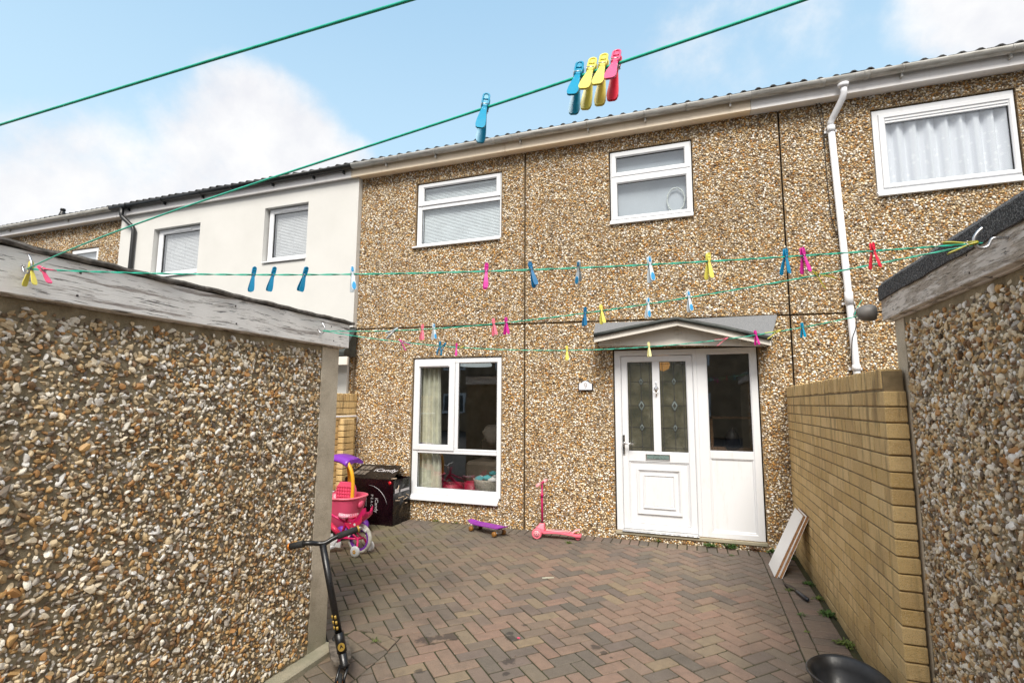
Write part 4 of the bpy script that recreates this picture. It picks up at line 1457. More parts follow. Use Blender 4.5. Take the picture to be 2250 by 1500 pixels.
# ------------------------------------------------------------------ sheds
def shed(label, xw, side, y0, y1, xfar, zlo, zw, fas, felt, mt_fas, margin, ystone0):
    """side=+1: wall face looks to +x (left shed); side=-1: face looks to -x"""
    sh = thing('garden_store', label, 'shed', ((xw + xfar) / 2, (y0 + y1) / 2, 0))
    a, b = sorted((xw, xfar))
    MB().box(a, b, y0, y1, 0.0, zw).build('wall_panel', 'shed_matrix', sh, world=True)
    # smooth concrete margin down the corner and along the head
    e = .006 * side
    xs_ = sorted((xw, xw + e))
    MB().box(xs_[0], xs_[1], y1 - margin, y1 + .003, .0, zw - .002).build('corner_margin', 'concrete', sh, bevel=.002, world=True)
    # stones
    ys, zs = scatter(ystone0, y1 - margin - .004, zlo, zw - .03, .0166)
    n_ = len(ys)
    patch = np.sin(ys * 5.1 + 1.3 * np.sin(zs * 3.7)) * np.sin(zs * 4.3 + 1.1 * np.sin(ys * 4.9))
    keep = nrs.uniform(0, 1, n_) > .05 + .22 * (patch > .72)
    keep &= (nrs.uniform(0, 1, n_) < .5 + (zw - .02 - zs) / .12)
    ys, zs = ys[keep], zs[keep]; n_ = len(ys)
    sz = .0100 * nrs.lognormal(0, .36, n_).clip(.5, 2.1)
    P = np.stack([np.full(n_, xw) + side * sz * nrs.uniform(-.05, .4, n_), ys, zs], 1) - np.array(sh.location[:])
    W, F = stones_np(P, (0, 1, 0), (0, 0, 1), (side, 0, 0), sz, ICO2, .05, 9)
    W1, F1 = stones_np(P, (0, 1, 0), (0, 0, 1), (side, 0, 0), sz, ICO1, .22, 2)
    Lw = np.array(sh.location[:])
    dd = P + Lw - np.array(CAM[:])
    zc = dd @ np.array(fw[:]); xc = dd @ np.array(rt[:]) / np.where(zc > .1, zc, 1); yc = dd @ np.array(up[:]) / np.where(zc > .1, zc, 1)
    vis = (zc > .3) & (abs(xc) < .99) & (abs(yc) < .66)
    score = np.where(vis, sz / np.where(zc > .1, zc, 1), 0)
    order = np.argsort(-score)
    big = order[:300]; rest = order[300:]
    k_ = W.shape[1]
    ra, rb = rest[:2600], rest[2600:]
    Va = W[ra].reshape(-1, 3); Vb = W1[rb].reshape(-1, 3)
    Fa = (ICO2[1][None] + (np.arange(len(ra)) * k_)[:, None, None]).reshape(-1, 3)
    Fb = (ICO1[1][None] + (np.arange(len(rb)) * 12)[:, None, None]).reshape(-1, 3) + len(Va)
    o = np_mesh('pebble_facing', np.concatenate([Va, Vb]), np.concatenate([Fa, Fb]), 'shed_pebbles', sh, False)
    o['kind'] = 'stuff'
    # the largest-looking stones are parts; they share 24 mesh shapes
    protos = []
    for q in range(24):
        i = big[q]
        me = bpy.data.meshes.new('pebble')
        Vq = (W[i] - P[i]) / sz[i]
        me.from_pydata([tuple(v_) for v_ in Vq], [], [tuple(int(z_) for z_ in f_) for f_ in ICO2[1]])
        me.update()
        me.materials.append(MATS['shed_pebbles']); protos.append(me)
    for q, i in enumerate(big):
        ob = bpy.data.objects.new('pebble', protos[q % 24])
        COL.objects.link(ob); ob.parent = sh
        ob.location = P[i]; s_ = float(sz[i]); ob.scale = (s_, s_, s_)
        if q >= 24: ob.rotation_euler = (rnd.uniform(0, 2 * PI), 0, 0)
    # roof: deck, fascia boards, felt
    xo = xw + side * .045
    ff = sorted((xo, xo - side * .026))
    fb = MB()
    ny = 40
    MB().box(ff[0], ff[1], y0, y1 + .055, fas[0], fas[1]).build('fascia_board', mt_fas, sh, bevel=.003, world=True)
    aa, bb = sorted((xo - side * .027, xfar))
    MB().box(aa, bb, y1 + .031, y1 + .055, fas[0], fas[1]).build('fascia_board', mt_fas, sh, bevel=.003, world=True)
    fbm = sh.children[-1]
    nl = MB()
    for yy in (y1 - .12, y1 - .9, y1 - 1.62, y1 - 2.4):
        for zz in (fas[0] + .035, fas[1] - .04):
            nl.lathe([(.001, -.001), (.0045, -.001), (.0045, .0015), (.001, .002)], (xo - (.0005 if side < 0 else -.0005), yy + rnd.uniform(-.02, .02), zz), 'x', n=8)
    nl.build('nail_heads', 'blade_rust', sh, world=True)
    MB().box(min(xw - side * .3, xw + side * .017), max(xw - side * .3, xw + side * .017), y0, y1 + .03, zw + .001, zw + .03).build('soffit', 'bare_wood', sh, world=True)
    return sh, xo


LS, xo = shed('left pebble-dash store with peeling white painted fascia board', -2.312, 1, -7.2, -3.312, -4.4, .045, 1.945, (1.952, 2.118), None, 'peeling_wood', .165, -6.0)
# thin curled felt edge
mb = MB(); rings = []
for i in range(90):
    y_ = -7.2 + (-3.215 + 7.2) * i / 89
    w_ = .0035 * math.sin(i * 1.7) + .003 * math.sin(i * .61 + 1) + rnd.gauss(0, .0012)
    x_ = xo + .012 + .004 * math.sin(i * .9)
    rings.append([(x_, y_, 2.122 + w_), (x_ + .004, y_, 2.132 + w_), (x_, y_, 2.142 + w_ * .6), (xo - .25, y_, 2.150), (xo - .25, y_, 2.121)])
mb.loft(rings, False)
mb.build('roof_felt', 'felt_edge', LS, world=True)
MB().box(-4.4, xo - .249, -7.2, -3.22, 2.119, 2.148).build('roof_deck', 'mineral_felt', LS, world=True)
MB().box(-4.5, -2.215, -7.2, -3.29, -.02, .035).build('footing', 'concrete', LS, bevel=.008, world=True)
MB().box(-4.38, -2.318, -7.19, -3.318, 1.946, 2.118).build('roof_joists', 'bare_wood', LS, world=True)

RS, xr = shed('right pebble-dash store with bare grey wooden fascia under dark mineral felt', 1.045, -1, -7.2, -2.94, 3.2, .02, 2.035, (2.045, 2.19), None, 'bare_wood', .12, -5.4)
# felt turned down over the board
rings = []
for i in range(80):
    y_ = -7.2 + (-2.845 + 7.2 - .045) * i / 79
    w_ = .002 * math.sin(i * .7) + .0015 * math.sin(i * 1.9)
    rings.append([(xr - .004, y_, 2.158 + w_), (xr - .012, y_, 2.160 + w_), (xr - .013, y_, 2.235 + w_), (xr + .012, y_, 2.262 + w_ * .5), (xr + .5, y_, 2.268), (xr + .5, y_, 2.2), (xr - .004, y_, 2.2)])
mb = MB().loft(rings, False)
mb.build('roof_felt', 'mineral_felt', RS, world=True)
MB().box(xr + .499, 3.2, -7.2, -2.89, 2.195, 2.265).build('roof_deck', 'mineral_felt', RS, world=True)
MB().box(1.05, 3.18, -7.19, -2.945, 2.036, 2.19).build('roof_joists', 'bare_wood', RS, world=True)
lp = thing('bulkhead_lamp', 'grey domed lamp under the corner of the right-hand shed roof', 'lamp', (1.0, -2.80, 2.11))
MB().lathe([(.001, -.055), (.03, -.048), (.048, -.02), (.05, .02), (.045, .035), (.001, .036)], (-.035, .03, .0), 'x', n=16).build('lamp_body', 'grey_lamp', lp)

# ------------------------------------------------------------------ hooks and clotheslines
HA, HB, HC, HD, HE, HF = (Vector(v_) for v_ in ((-2.235, -5.125, 2.045), (-2.235, -3.577, 2.032), (.93, -4.125, 2.122), (.935, -2.70, 2.105), (.93, -5.69, 2.12), (-2.235, -5.69, 2.08)))


def hook(H, side, label, s_=1.0):
    """open screw hook; root on the fascia at +side"""
    x0 = (.997 if side > 0 else -2.267)
    base = Vector((x0, H.y - .0, H.z + .012))
    d_ = Vector((1, 0, 0)) * side
    P = [base + d_ * .02, base, base - d_ * .015, H + Vector((side * .028, 0, .012)), H + Vector((side * .014, 0, -.012)), H + Vector((-side * .004, 0, -.017)),
         H + Vector((-side * .018, 0, -.006)), H + Vector((-side * .022, 0, .016)), H + Vector((-side * .01, 0, .038)), H + Vector((side * .004, 0, .052))]
    o = MB().tube(smooth_path(P, 5), .0036 * s_, 8).build('line_hook', 'galvanised')
    return tag(o, label, 'hook')


hook(HA, -1, 'metal screw hook on the left fascia holding the yellow peg')
hook(HB, -1, 'small metal hook near the far end of the left fascia')
hook(HC, 1, 'large galvanised hook on the right shed fascia holding two lines', 1.5)
hook(HD, 1, 'galvanised hook at the far corner of the right shed fascia')
hook(HE, 1, 'metal hook on the right fascia nearest the camera', 1.2)
hook(HF, -1, 'metal hook on the left fascia nearest the camera')


def fitted(A, B, pts):
    """quadratic/cubic sag through measured heights: pts = [(s, z)]"""
    S = np.array([[s_ * (1 - s_), s_ * s_ * (1 - s_)] for s_, _ in pts]); Z = np.array([z_ - (A.z + (B.z - A.z) * s_) for s_, z_ in pts])
    k = np.linalg.lstsq(S, Z, rcond=None)[0]
    return lambda s_: A + (B - A) * s_ + Vector((0, 0, k[0] * s_ * (1 - s_) + k[1] * s_ * s_ * (1 - s_)))


LAC = fitted(HA, HC, [(.25, 2.022), (.303, 2.021), (.356, 2.022), (.496, 2.029), (.592, 2.042), (.665, 2.049), (.725, 2.061), (.821, 2.084), (.891, 2.098), (.992, 2.119)])
LBC = fitted(HB, HC, [(.19, 1.996), (.255, 1.986), (.401, 1.983), (.557, 1.995), (.649, 2.016), (.703, 2.031), (.851, 2.07), (.939, 2.10)])
LBD = fitted(HB, HD, [(.067, 1.985), (.161, 1.963), (.236, 1.92), (.273, 1.917), (.474, 1.913), (.625, 1.937), (.761, 1.966), (.818, 1.985), (.902, 2.022)])
LAE = fitted(HA, HE, [(.238, 2.078), (.474, 2.085), (.604, 2.080), (.67, 2.083), (.753, 2.085)])
LFE = fitted(HF, HE, [(.318, 2.103), (.436, 2.098), (.527, 2.103), (.593, 2.113)])


def line(fn, label, r_, twisted, n=220):
    root = thing('clothesline', label, 'clothesline', fn(0))
    L = root.location
    for s_ in ((0, 1) if twisted else (0,)):
        pts = []
        for i in range(n + 1):
            t_ = i / n
            p_ = fn(t_) - L
            if twisted:
                a = t_ * 2 * PI * 22 + s_ * PI
                p_ = p_ + Vector((0, math.cos(a), math.sin(a))) * r_ * 1.05
            pts.append(p_)
        MB().tube(pts, r_, 6).build('strand', 'green_line', root)


line(LAC, 'doubled green clothesline stretched level between the two sheds', .0017, True)
line(LBC, 'doubled green clothesline rising from the left fascia end to the large hook', .0017, True)
line(LBD, 'lowest green clothesline passing in front of the door canopy', .0017, True)
line(LAE, 'green clothesline climbing overhead to the top edge with five pegs on it', .0023, False, 60)
line(LFE, 'bare green clothesline crossing the sky at upper left', .0023, False, 60)
tag(MB().tube(smooth_path([HD + Vector((-.02, 0, .0)), HD + Vector((-.012, 0, .03)), HD + Vector((.012, .02, .07)), HD + Vector((.03, .02, .10))]), .0022, 6).build('line_end', 'green_line'), 'loose knotted end of green line at the far right hook', 'line end')

# ------------------------------------------------------------------ pegs
def arm_mesh(sgn):
    """one jaw and handle; line passes at z=0; y is the splay direction"""
    mb = MB()
    st_ = [(.027, .0035, .0030), (.024, .0052, .0030), (.012, .0056, .0030), (.002, .0048, .0034), (-.008, .0044, .0048), (-.022, .0058, .0085), (-.040, .0076, .0125), (-.052, .0082, .0145), (-.058, .0068, .0155), (-.0605, .004, .016)]
    rings = []
    for (z, hw, y) in st_:
        th = .0013 if z > .0 else .0016
        rings.append([(-hw, sgn * (y - th), z), (-hw, sgn * (y + th), z), (hw, sgn * (y + th), z), (hw, sgn * (y - th), z)])
    mb.loft(rings, False)
    # raised rim round the jaw window and a cross bar
    rim = []
    for k in range(9):
        a = PI * k / 8
        rim.append((.0052 * math.cos(a), sgn * .0045, .0225 + .0055 * math.sin(a)))
    rim = [(.0046, sgn * .0052, -.002), (.0054, sgn * .0046, .010)] + rim + [(-.0054, sgn * .0046, .010), (-.0046, sgn * .0052, -.002)]
    mb.tube(rim, .0016, 5)
    mb.tube([(-.005, sgn * .0048, .0155), (.005, sgn * .0048, .0155)], .0013, 5)
    return mb


def pad_mesh(sgn, which):
    mb = MB()
    for (zc, hz, hw, y) in (((-.045, .0150, .0072, .0150), (.0170, .0085, .0044, .0048))[which],):
        sl = (.0125 - .0145) / .012 if zc < 0 else 0
        ring = lambda o_, k: [(hw * k * math.cos(a), sgn * (y + o_ + (zc + hz * k * math.sin(a) + .046) * sl * .8 * (zc < 0)), zc + hz * k * math.sin(a)) for a in [2 * PI * q / 12 for q in range(12)]]
        mb.loft([ring(-.001, 1.0), ring(.0012, 1.0), ring(.0017, .8)], False)
    return mb


def bake(mb, name, mt):
    o = mb.build(name, mt)
    me = o.data
    bpy.data.objects.remove(o)
    return me


ARM = [bake(arm_mesh(s_), 'jaw', 'peg_plastic') for s_ in (-1, 1)]
PAD = [[bake(pad_mesh(s_, w_), 'grip_pad', 'peg_plastic') for w_ in (0, 1)] for s_ in (-1, 1)]
sp = MB()
coil = [(-.0055 + .011 * k / 30, .0042 * math.cos(k * .84), -.006 + .0042 * math.sin(k * .84)) for k in range(31)]
sp.tube(coil, .0007, 4)
sp.tube([(-.0056, -.0085, .001), (.0056, -.0085, .001)], .0008, 4)
sp.tube([(-.0056, .0085, .001), (.0056, .0085, .001)], .0008, 4)
sp.tube([(-.0056, -.0085, .001), (-.0056, 0, -.004)], .0008, 4); sp.tube([(.0056, .0085, .001), (.0056, 0, -.004)], .0008, 4)
SPRING = bake(sp, 'spring', 'galvanised')

C = dict(blue=(.0, .22, .42), dblue=(.0, .13, .30), cyan=(.0, .27, .46), yell=(.78, .70, .13), pyell=(.80, .75, .36), oliv=(.40, .38, .03),
         pink=(.80, .06, .14), rose=(.78, .10, .22), mag=(.62, .02, .30), red=(.78, .02, .06), white=(.62, .70, .76), lblue=(.04, .32, .62), ppink=(.85, .20, .28))
GRP = 'clothes pegs on the green lines'


def peg(fn, s_, col, label, yaw_=0, roll_=0, tilt_=0, two=False, splay=1.0, sc=1.0, dz=0.0, col2=None):
    p_ = fn(s_)
    d_ = (fn(min(1, s_ + .01)) - fn(s_ - .01)).normalized()
    az = math.atan2(d_.y, d_.x)
    root = thing('clothes_peg', label, 'clothes peg', p_ + Vector((0, 0, dz)), (0, 0, 0), GRP)
    root.rotation_mode = 'QUATERNION'
    root.rotation_quaternion = (Matrix.Rotation(R(roll_), 4, 'Y') @ Matrix.Rotation(az + R(yaw_), 4, 'Z') @ Matrix.Rotation(R(tilt_), 4, 'X')).to_quaternion()
    root.scale = (sc, sc, sc)
    for i in (0, 1):
        o = bpy.data.objects.new('jaw', ARM[i]); COL.objects.link(o); o.parent = root
        c_ = C['white'] if two else C[col2 if (col2 and i == 1) else col]
        o.color = (*c_, 1)
        if splay != 1.0: o.rotation_euler = (R((splay - 1) * 9 * (1 if i else -1)), 0, 0)
        if two:
            for pm in PAD[i]:
                q = bpy.data.objects.new('grip_pad', pm); COL.objects.link(q); q.parent = o; q.color = (*C[col], 1)
    o = bpy.data.objects.new('spring', SPRING); COL.objects.link(o); o.parent = root


# upper line between the sheds
peg(LAC, .004, 'yell', 'yellow-green peg opened like scissors on the left hook', 78, -4, 0, splay=1.9, sc=1.05)
peg(LAC, .018, 'rose', 'rose pink peg lying nearly flat beside the yellow peg at left', 70, -62, 0, splay=1.7, sc=1.1)
peg(LAC, .249, 'blue', 'leftmost blue peg of the three in front of the cream house', 38, 8)
peg(LAC, .270, 'blue', 'middle blue peg of the three in front of the cream house', 38, 14, splay=1.2)
peg(LAC, .304, 'blue', 'rightmost blue peg of the three in front of the cream house', 42, 16)
peg(LAC, .355, 'lblue', 'white peg with blue pads hanging over the corner of the cream house', 30, -6, 0, two=True, splay=1.2)
peg(LAC, .496, 'mag', 'magenta peg on the upper line below the upper left window', 10, 2)
peg(LAC, .543, 'dblue', 'dark blue peg slanting across the panel joint on the upper line', 14, -14)
peg(LAC, .592, 'lblue', 'short pale blue and white peg swung sideways on the upper line', -25, 16, 35, two=True, sc=.9)
peg(LAC, .665, 'lblue', 'white peg with blue pads on the upper line below the small window', 12, -4, two=True)
peg(LAC, .725, 'yell', 'yellow peg on the upper line right of the small window', 16, 0)
peg(LAC, .803, 'blue', 'blue peg on the upper line at the right-hand panel joint', 26, 3)
peg(LAC, .821, 'mag', 'magenta peg beside the blue one at the right-hand panel joint', 22, -5)
peg(LAC, .891, 'red', 'bright red peg alone on the upper line left of the felt roof', 30, -3)
peg(LAC, .985, 'oliv', 'olive yellow peg gripping both lines by the large hook', 60, 82, 0, splay=1.5, sc=1.05)
# middle line
peg(LBC, .190, 'white', 'pale white peg pointing down-left at the start of the middle line', 80, 62, splay=1.5)
peg(LBC, .255, 'ppink', 'salmon pink peg on the middle line left of the blue-and-white one', 60, 2, splay=1.2)
peg(LBC, .280, 'lblue', 'blue-and-white peg with splayed legs above the ground floor window', 68, -3, two=True, splay=1.2)
peg(LBC, .401, 'ppink', 'salmon pink peg of the pair left of the panel joint', 58, -6, splay=1.2)
peg(LBC, .424, 'mag', 'magenta peg of the pair left of the panel joint', 62, -2, splay=1.2)
peg(LBC, .557, 'dblue', 'dark blue peg on the middle line left of the canopy', 40, 3)
peg(LBC, .582, 'yell', 'yellow peg on the middle line left of the canopy', 42, -6, splay=1.2)
peg(LBC, .649, 'lblue', 'left blue-and-white peg hanging over the canopy', 40, 2, two=True)
peg(LBC, .703, 'lblue', 'right blue-and-white peg hanging over the canopy peak', 34, -4, two=True)
peg(LBC, .851, 'oliv', 'yellow-green peg twisted open below the magenta one at right', 85, -48, splay=2.1)
# lower line
peg(LBD, .160, 'mag', 'magenta peg lying crooked at the left of the lowest line', 85, -50, splay=1.7)
peg(LBD, .233, 'blue', 'left blue peg of the tangled pair over the ground floor window', 80, 2, splay=1.1)
peg(LBD, .240, 'blue', 'right blue peg of the tangled pair over the ground floor window', 84, 38, splay=1.2)
peg(LBD, .265, 'mag', 'magenta peg behind the yellow one over the ground floor window', 12, 2, sc=.9)
peg(LBD, .273, 'yell', 'yellow peg turned sideways across the magenta one', 85, 72, splay=1.6, sc=.8)
peg(LBD, .474, 'yell', 'yellow peg hanging between the window and the number plaque', 12, 0)
peg(LBD, .625, 'pyell', 'cream yellow peg hanging over the top of the front door', 10, -2)
peg(LBD, .761, 'ppink', 'salmon peg pointing sideways in front of the canopy gable', 85, 68, splay=1.7, sc=.9)
peg(LBD, .818, 'mag', 'magenta peg at the right end of the canopy', 18, -6)
peg(LBD, .854, 'yell', 'yellow peg pointing sideways past the end of the canopy', 85, 68, splay=1.4)
peg(LBD, .901, 'cyan', 'small bright blue peg on the lowest line left of the downpipe', 14, -2)
# overhead line: seen from below
peg(LAE, .604, 'cyan', 'lone cyan peg against the sky on the overhead line', 30, 7, -18, sc=1.02)
peg(LAE, .6575, 'cyan', 'cyan peg at the left of the overhead cluster of four', 16, 6, -22, sc=1.05)
peg(LAE, .6640, 'yell', 'first yellow peg in the overhead cluster next to the cyan one', 14, 7, -24, sc=1.05, col2='yell')
peg(LAE, .6700, 'yell', 'second yellow peg in the overhead cluster next to the pink one', 12, 4, -24, sc=1.05)
peg(LAE, .6762, 'rose', 'pink peg at the right of the overhead cluster of four', 10, 4, -26, sc=1.05, col2='red')

# ------------------------------------------------------------------ toys
# black carton
bx = thing('cardboard_carton', 'shiny black cardboard carton with a lifted flap and torn side under the window', 'box', (-3.99, -.25, .037))
x0, x1, y0, y1, zt = -.385, .355, -.205, .205, .56
MB().quad((x0, y0, 0), (x1, y0, 0), (x1, y0, zt), (x0, y0, zt)).quad((x0, y1, 0), (x1, y1, 0), (x1, y1, zt), (x0, y1, zt)).quad((x0, y0, 0), (x0, y1, 0), (x0, y1, zt), (x0, y0, zt)).build('carton_body', 'carton_red', bx)
sd_ = MB()
ny, nz = 6, 7
vs = [(x1 + .002 + rnd.uniform(-.008, .012) * (0 < i < ny), y0 + (y1 - y0) * i / ny, zt * j / nz) for j in range(nz + 1) for i in range(ny + 1)]
sd_.add(vs, [(j * (ny + 1) + i, j * (ny + 1) + i + 1, (j + 1) * (ny + 1) + i + 1, (j + 1) * (ny + 1) + i) for j in range(nz) for i in range(ny)])
se = sd_.build('torn_side', 'carton_black', bx)
MB().box(x0 + .01, x1 - .01, y0 + .01, y1 - .01, .01, zt - .03).build('carton_lining', 'carton_black', bx)
for k in range(7):
    yy, zz, aa = rnd.uniform(y0 + .03, y1 - .04), rnd.choice([.30, .28, .33, .24, .2, .46, .36]), rnd.uniform(-.5, 1.2)
    L_ = rnd.uniform(.04, .11)
    MB().tube([(x1 + .013, yy - L_ / 2 * math.cos(aa), zz - L_ / 2 * math.sin(aa)), (x1 + .024, yy, zz), (x1 + .013, yy + L_ / 2 * math.cos(aa), zz + L_ / 2 * math.sin(aa))], .005, 4, smooth=False).build('torn_edge', 'carton_torn', se)
# slanted flap from front edge up to the wall
q0, q1, q2, q3 = Vector((x0 + .01, y0, zt + .005)), Vector((x1 - .02, y0, zt + .01)), Vector((x1 - .10, y1 - .01, zt + .155)), Vector((x0 - .02, y1 - .01, zt + .13))
q2 = q3 + (q1 - q0) * .89
nn = (q1 - q0).cross(q3 - q0).normalized()
flp = MB().add([q0, q1, q2, q3] + [v_ - nn * .004 for v_ in (q0, q1, q2, q3)], [(0, 1, 2, 3), (7, 6, 5, 4), (0, 4, 5, 1), (1, 5, 6, 2), (2, 6, 7, 3), (3, 7, 4, 0)]).build('lifted_flap', 'carton_black', bx)
ux = (q1 - q0).normalized(); vy = nn.cross(ux).normalized()
Mf = Matrix.Identity(4)
cpt = q0 * .25 + q1 * .30 + q2 * .25 + q3 * .2 + nn * .002 + ux * .10 + vy * .06
for i in range(3): Mf[i][0], Mf[i][1], Mf[i][2], Mf[i][3] = ux[i], vy[i], nn[i], cpt[i]
text('lettering', 'iCandy', .125, 'carton_print', flp, Mf, .0005)
MB().box(x0 + .05, x1 - .15, y1 - .06, y1, zt + .0, zt + .03).build('rear_flap', 'carton_black', bx)
mb = MB()
for r_ in range(2):
    for k in range(3):
        a = q0 + ux * (.03 + .07 * k) + vy * (.10 + .15 * r_) + nn * .002
        mb.quad(a, a + ux * .058, a + ux * .058 + vy * .12, a + vy * .12)
mb.build('panel_print', 'griptape', flp)
arc = [(x1 - .37 + .30 * math.sin(R(a)), y0 - .0025, .155 + .33 * math.cos(R(a))) for a in range(0, 80, 8)]
MB().tube(arc, [.001 + .0035 * math.sin(PI * (i + .5) / len(arc)) for i in range(len(arc))], 4, sq=(1, .35)).build('arc_print', 'carton_print', bx)
fm = Matrix.Rotation(PI / 2, 4, 'X')
text('lettering', 'iCandy', .066, 'carton_print', bx, Matrix.Translation((x1 - .245, y0 - .002, .24)) @ fm @ Matrix.Rotation(-PI / 2, 4, 'Z'), .0005)
text('lettering', 'P E A C H', .048, 'carton_print', bx, Matrix.Translation((x1 - .315, y0 - .002, .27)) @ fm @ Matrix.Rotation(-PI / 2, 4, 'Z'), .0005)
MB().box(x1 - .40, x1 - .396, y0 - .002, y0, .22, .34).box(x1 - .435, x1 - .431, y0 - .002, y0, .20, .30).build('small_print', 'carton_print', bx)
MB().lathe([(.001, -.003), (.022, -.003), (.022, 0), (.001, 0)], (x1 - .055, y0, zt - .035), 'y', n=14).build('red_dot', 'red_print', bx)
MB().box(x1 + .014, x1 + .017, -.19, -.10, .40, .45).box(x1 + .014, x1 + .017, -.06, .15, .40, .43).build('label_print', 'panel' if False else 'carton_print', se)
MB().tube([(x1 - .05, y0 + .02, zt + .012), (x1 + .01, y0 + .05, zt + .02)], .009, 5).build('torn_edge', 'carton_torn', bx)

# pink push-along toy car (mostly behind the bike and shed)
tcar = thing('toy_car', 'pink and purple ride-in toy car with yellow posts half hidden by the left shed', 'toy car', (-4.04, -.98, .03))


def sup(cx, cy, z, a, b, n=24, e=3.0):
    out = []
    for k in range(n):
        t_ = 2 * PI * k / n
        c_, s_ = math.cos(t_), math.sin(t_)
        out.append((cx + a * math.copysign(abs(c_) ** (2 / e), c_), cy + b * math.copysign(abs(s_) ** (2 / e), s_), z))
    return out


tb = MB()
tb.loft([sup(0, 0, .08, .19, .15), sup(0, 0, .12, .245, .185), sup(0, 0, .30, .275, .21), sup(0, 0, .40, .30, .225), sup(0, 0, .445, .31, .235), sup(0, 0, .455, .30, .225), sup(0, 0, .42, .27, .195), sup(0, 0, .2, .24, .17)], True, True)
tb.build('body', 'pink_plastic', tcar)
MB().tube([(x_, y_, .445) for x_, y_, _ in sup(0, 0, 0, .312, .238)], .012, 8, closed=True).build('rim', 'salmon_plastic', tcar)
sb = MB()
rings = []
for j in range(9):
    z_ = .28 + .32 * j / 8; hw = .145 * (1 - .35 * max(0, (j - 5) / 3) ** 2)
    rings.append([(.06 - hw, .04 + .02 * j / 8, z_), (.06 - hw * .9, -.0 + .02 * j / 8, z_), (.06 + hw * .9, -.0 + .02 * j / 8, z_), (.06 + hw, .04 + .02 * j / 8, z_)])
sb.loft(rings, False)
st_ = sb.build('seat_back', 'pink_plastic', tcar, bevel=.008)
gr = MB()
for i in range(-3, 4): gr.box(.06 + i * .036 - .002, .06 + i * .036 + .002, -.004, .004, .34, .56)
for j in range(6): gr.box(-.06, .18, -.0035, .004, .35 + j * .04, .354 + j * .04)
gr.build('seat_ribs', 'pink_plastic', st_)
for (xa, ya) in ((.255, -.11), (.02, .14)):
    MB().tube(smooth_path([(xa, ya, .42), (xa + .005, ya, .60), (xa - .02, ya, .74), (xa - .09, ya + .01, .85)]), .021, 12).build('roof_post', 'yellow_plastic', tcar)
MB().tube(smooth_path([(-.255, -.11, .42), (-.26, -.11, .62), (-.2, -.1, .85)]), .021, 12).build('roof_post', 'yellow_plastic', tcar)
rf = MB(); rings = []
for j in range(13):
    u_ = j / 12 * 2 - 1
    xx = -.03 + .22 * u_
    zz = .905 - .05 * u_ * u_
    hw = .14 + .035 * u_ * u_
    rings.append([(xx, .0 - hw, zz - .03), (xx, -hw * .5, zz + .018), (xx, hw * .5, zz + .022), (xx, hw, zz - .025), (xx, hw * .9, zz - .05), (xx, 0, zz - .02), (xx, -hw * .9, zz - .055)])
rf.loft(rings, True)
rf.build('roof', 'purple_plastic', tcar)
for (xa, ya) in ((.2, -.2), (.2, .2), (-.2, -.2), (-.2, .2)):
    MB().lathe([(.02, -.03), (.07, -.03), (.075, 0), (.07, .03), (.02, .03)], (xa, ya, .075), 'y', n=18).build('wheel', 'purple_plastic', tcar)
MB().lathe([(.001, -.02), (.04, -.02), (.05, 0), (.04, .02), (.001, .02)], (.30, .0, .36), 'x', n=12).build('side_bump', 'pink_plastic', tcar)

# girl's bike, rear end showing; forward is -x
bk = thing('child_bike', 'pink child bike with purple wheel rim stabilisers and dotted saddle half behind the left shed', 'bicycle', (-3.345, -1.53, .022), (0, 0, R(-3)))


def wheel(par, cx, y_, r_, name='wheel'):
    wh = MB().tube([(cx + (r_ - .018) * math.cos(a), y_, r_ + (r_ - .018) * math.sin(a)) for a in [2 * PI * k / 40 for k in range(40)]], [.021 if k % 2 else .019 for k in range(40)], 10, closed=True).build(name, 'white_rubber', par)
    MB().lathe([(r_ - .034, -.016), (r_ - .030, -.016), (r_ - .030, .016), (r_ - .034, .016)], (cx, y_, r_), 'y', n=36).xf(Matrix.Identity(4)) if False else None
    rm = MB(); rings = []
    prof = [(r_ - .050, -.014), (r_ - .031, -.017), (r_ - .031, .017), (r_ - .050, .014)]
    for k in range(41):
        a = 2 * PI * k / 40
        rings.append([(cx + q[0] * math.cos(a), y_ + q[1], r_ + q[0] * math.sin(a)) for q in prof])
    rm.loft(rings, False, False); rm.build('rim', 'purple_plastic', wh)
    s_ = MB()
    for k in range(14):
        a = 2 * PI * k / 14
        s_.tube([(cx + .012 * math.cos(a + .8), y_ + .012 * (-1) ** k, r_ + .012 * math.sin(a + .8)), (cx + (r_ - .048) * math.cos(a), y_, r_ + (r_ - .048) * math.sin(a))], .0012, 4)
    s_.build('spokes', 'galvanised', wh)
    MB().lathe([(.001, -.04), (.010, -.04), (.016, -.02), (.016, .02), (.010, .04), (.001, .04)], (cx, y_, r_), 'y', n=12).build('hub', 'hot_pink', wh)
    return wh


wheel(bk, 0, 0, .150)
wheel(bk, -.62, 0, .150)
frm = MB()
frm.tube([(-.245, 0, .13), (-.185, 0, .30), (-.175, 0, .345)], .015, 10)
frm.tube([(-.24, 0, .14), (-.36, 0, .22), (-.52, 0, .36)], .024, 12)
frm.tube([(-.19, 0, .29), (-.52, 0, .40)], .013, 8)
for s_ in (-1, 1):
    frm.tube([(-.235, s_ * .012, .13), (-.12, s_ * .032, .145), (0, s_ * .034, .150)], .010, 8)
    frm.tube([(-.19, s_ * .012, .29), (-.06, s_ * .032, .19), (0, s_ * .034, .150)], .009, 8)
    frm.tube([(-.54, s_ * .03, .38), (-.62, s_ * .035, .15)], .011, 8)
frm.tube([(-.52, 0, .33), (-.49, 0, .50)], .016, 10)
frm.build('frame', 'hot_pink', bk)
MB().tube([(-.27, 0, .165), (-.40, 0, .255)], .0275, 12).build('padded_sleeve', 'spotted_pink', bk)
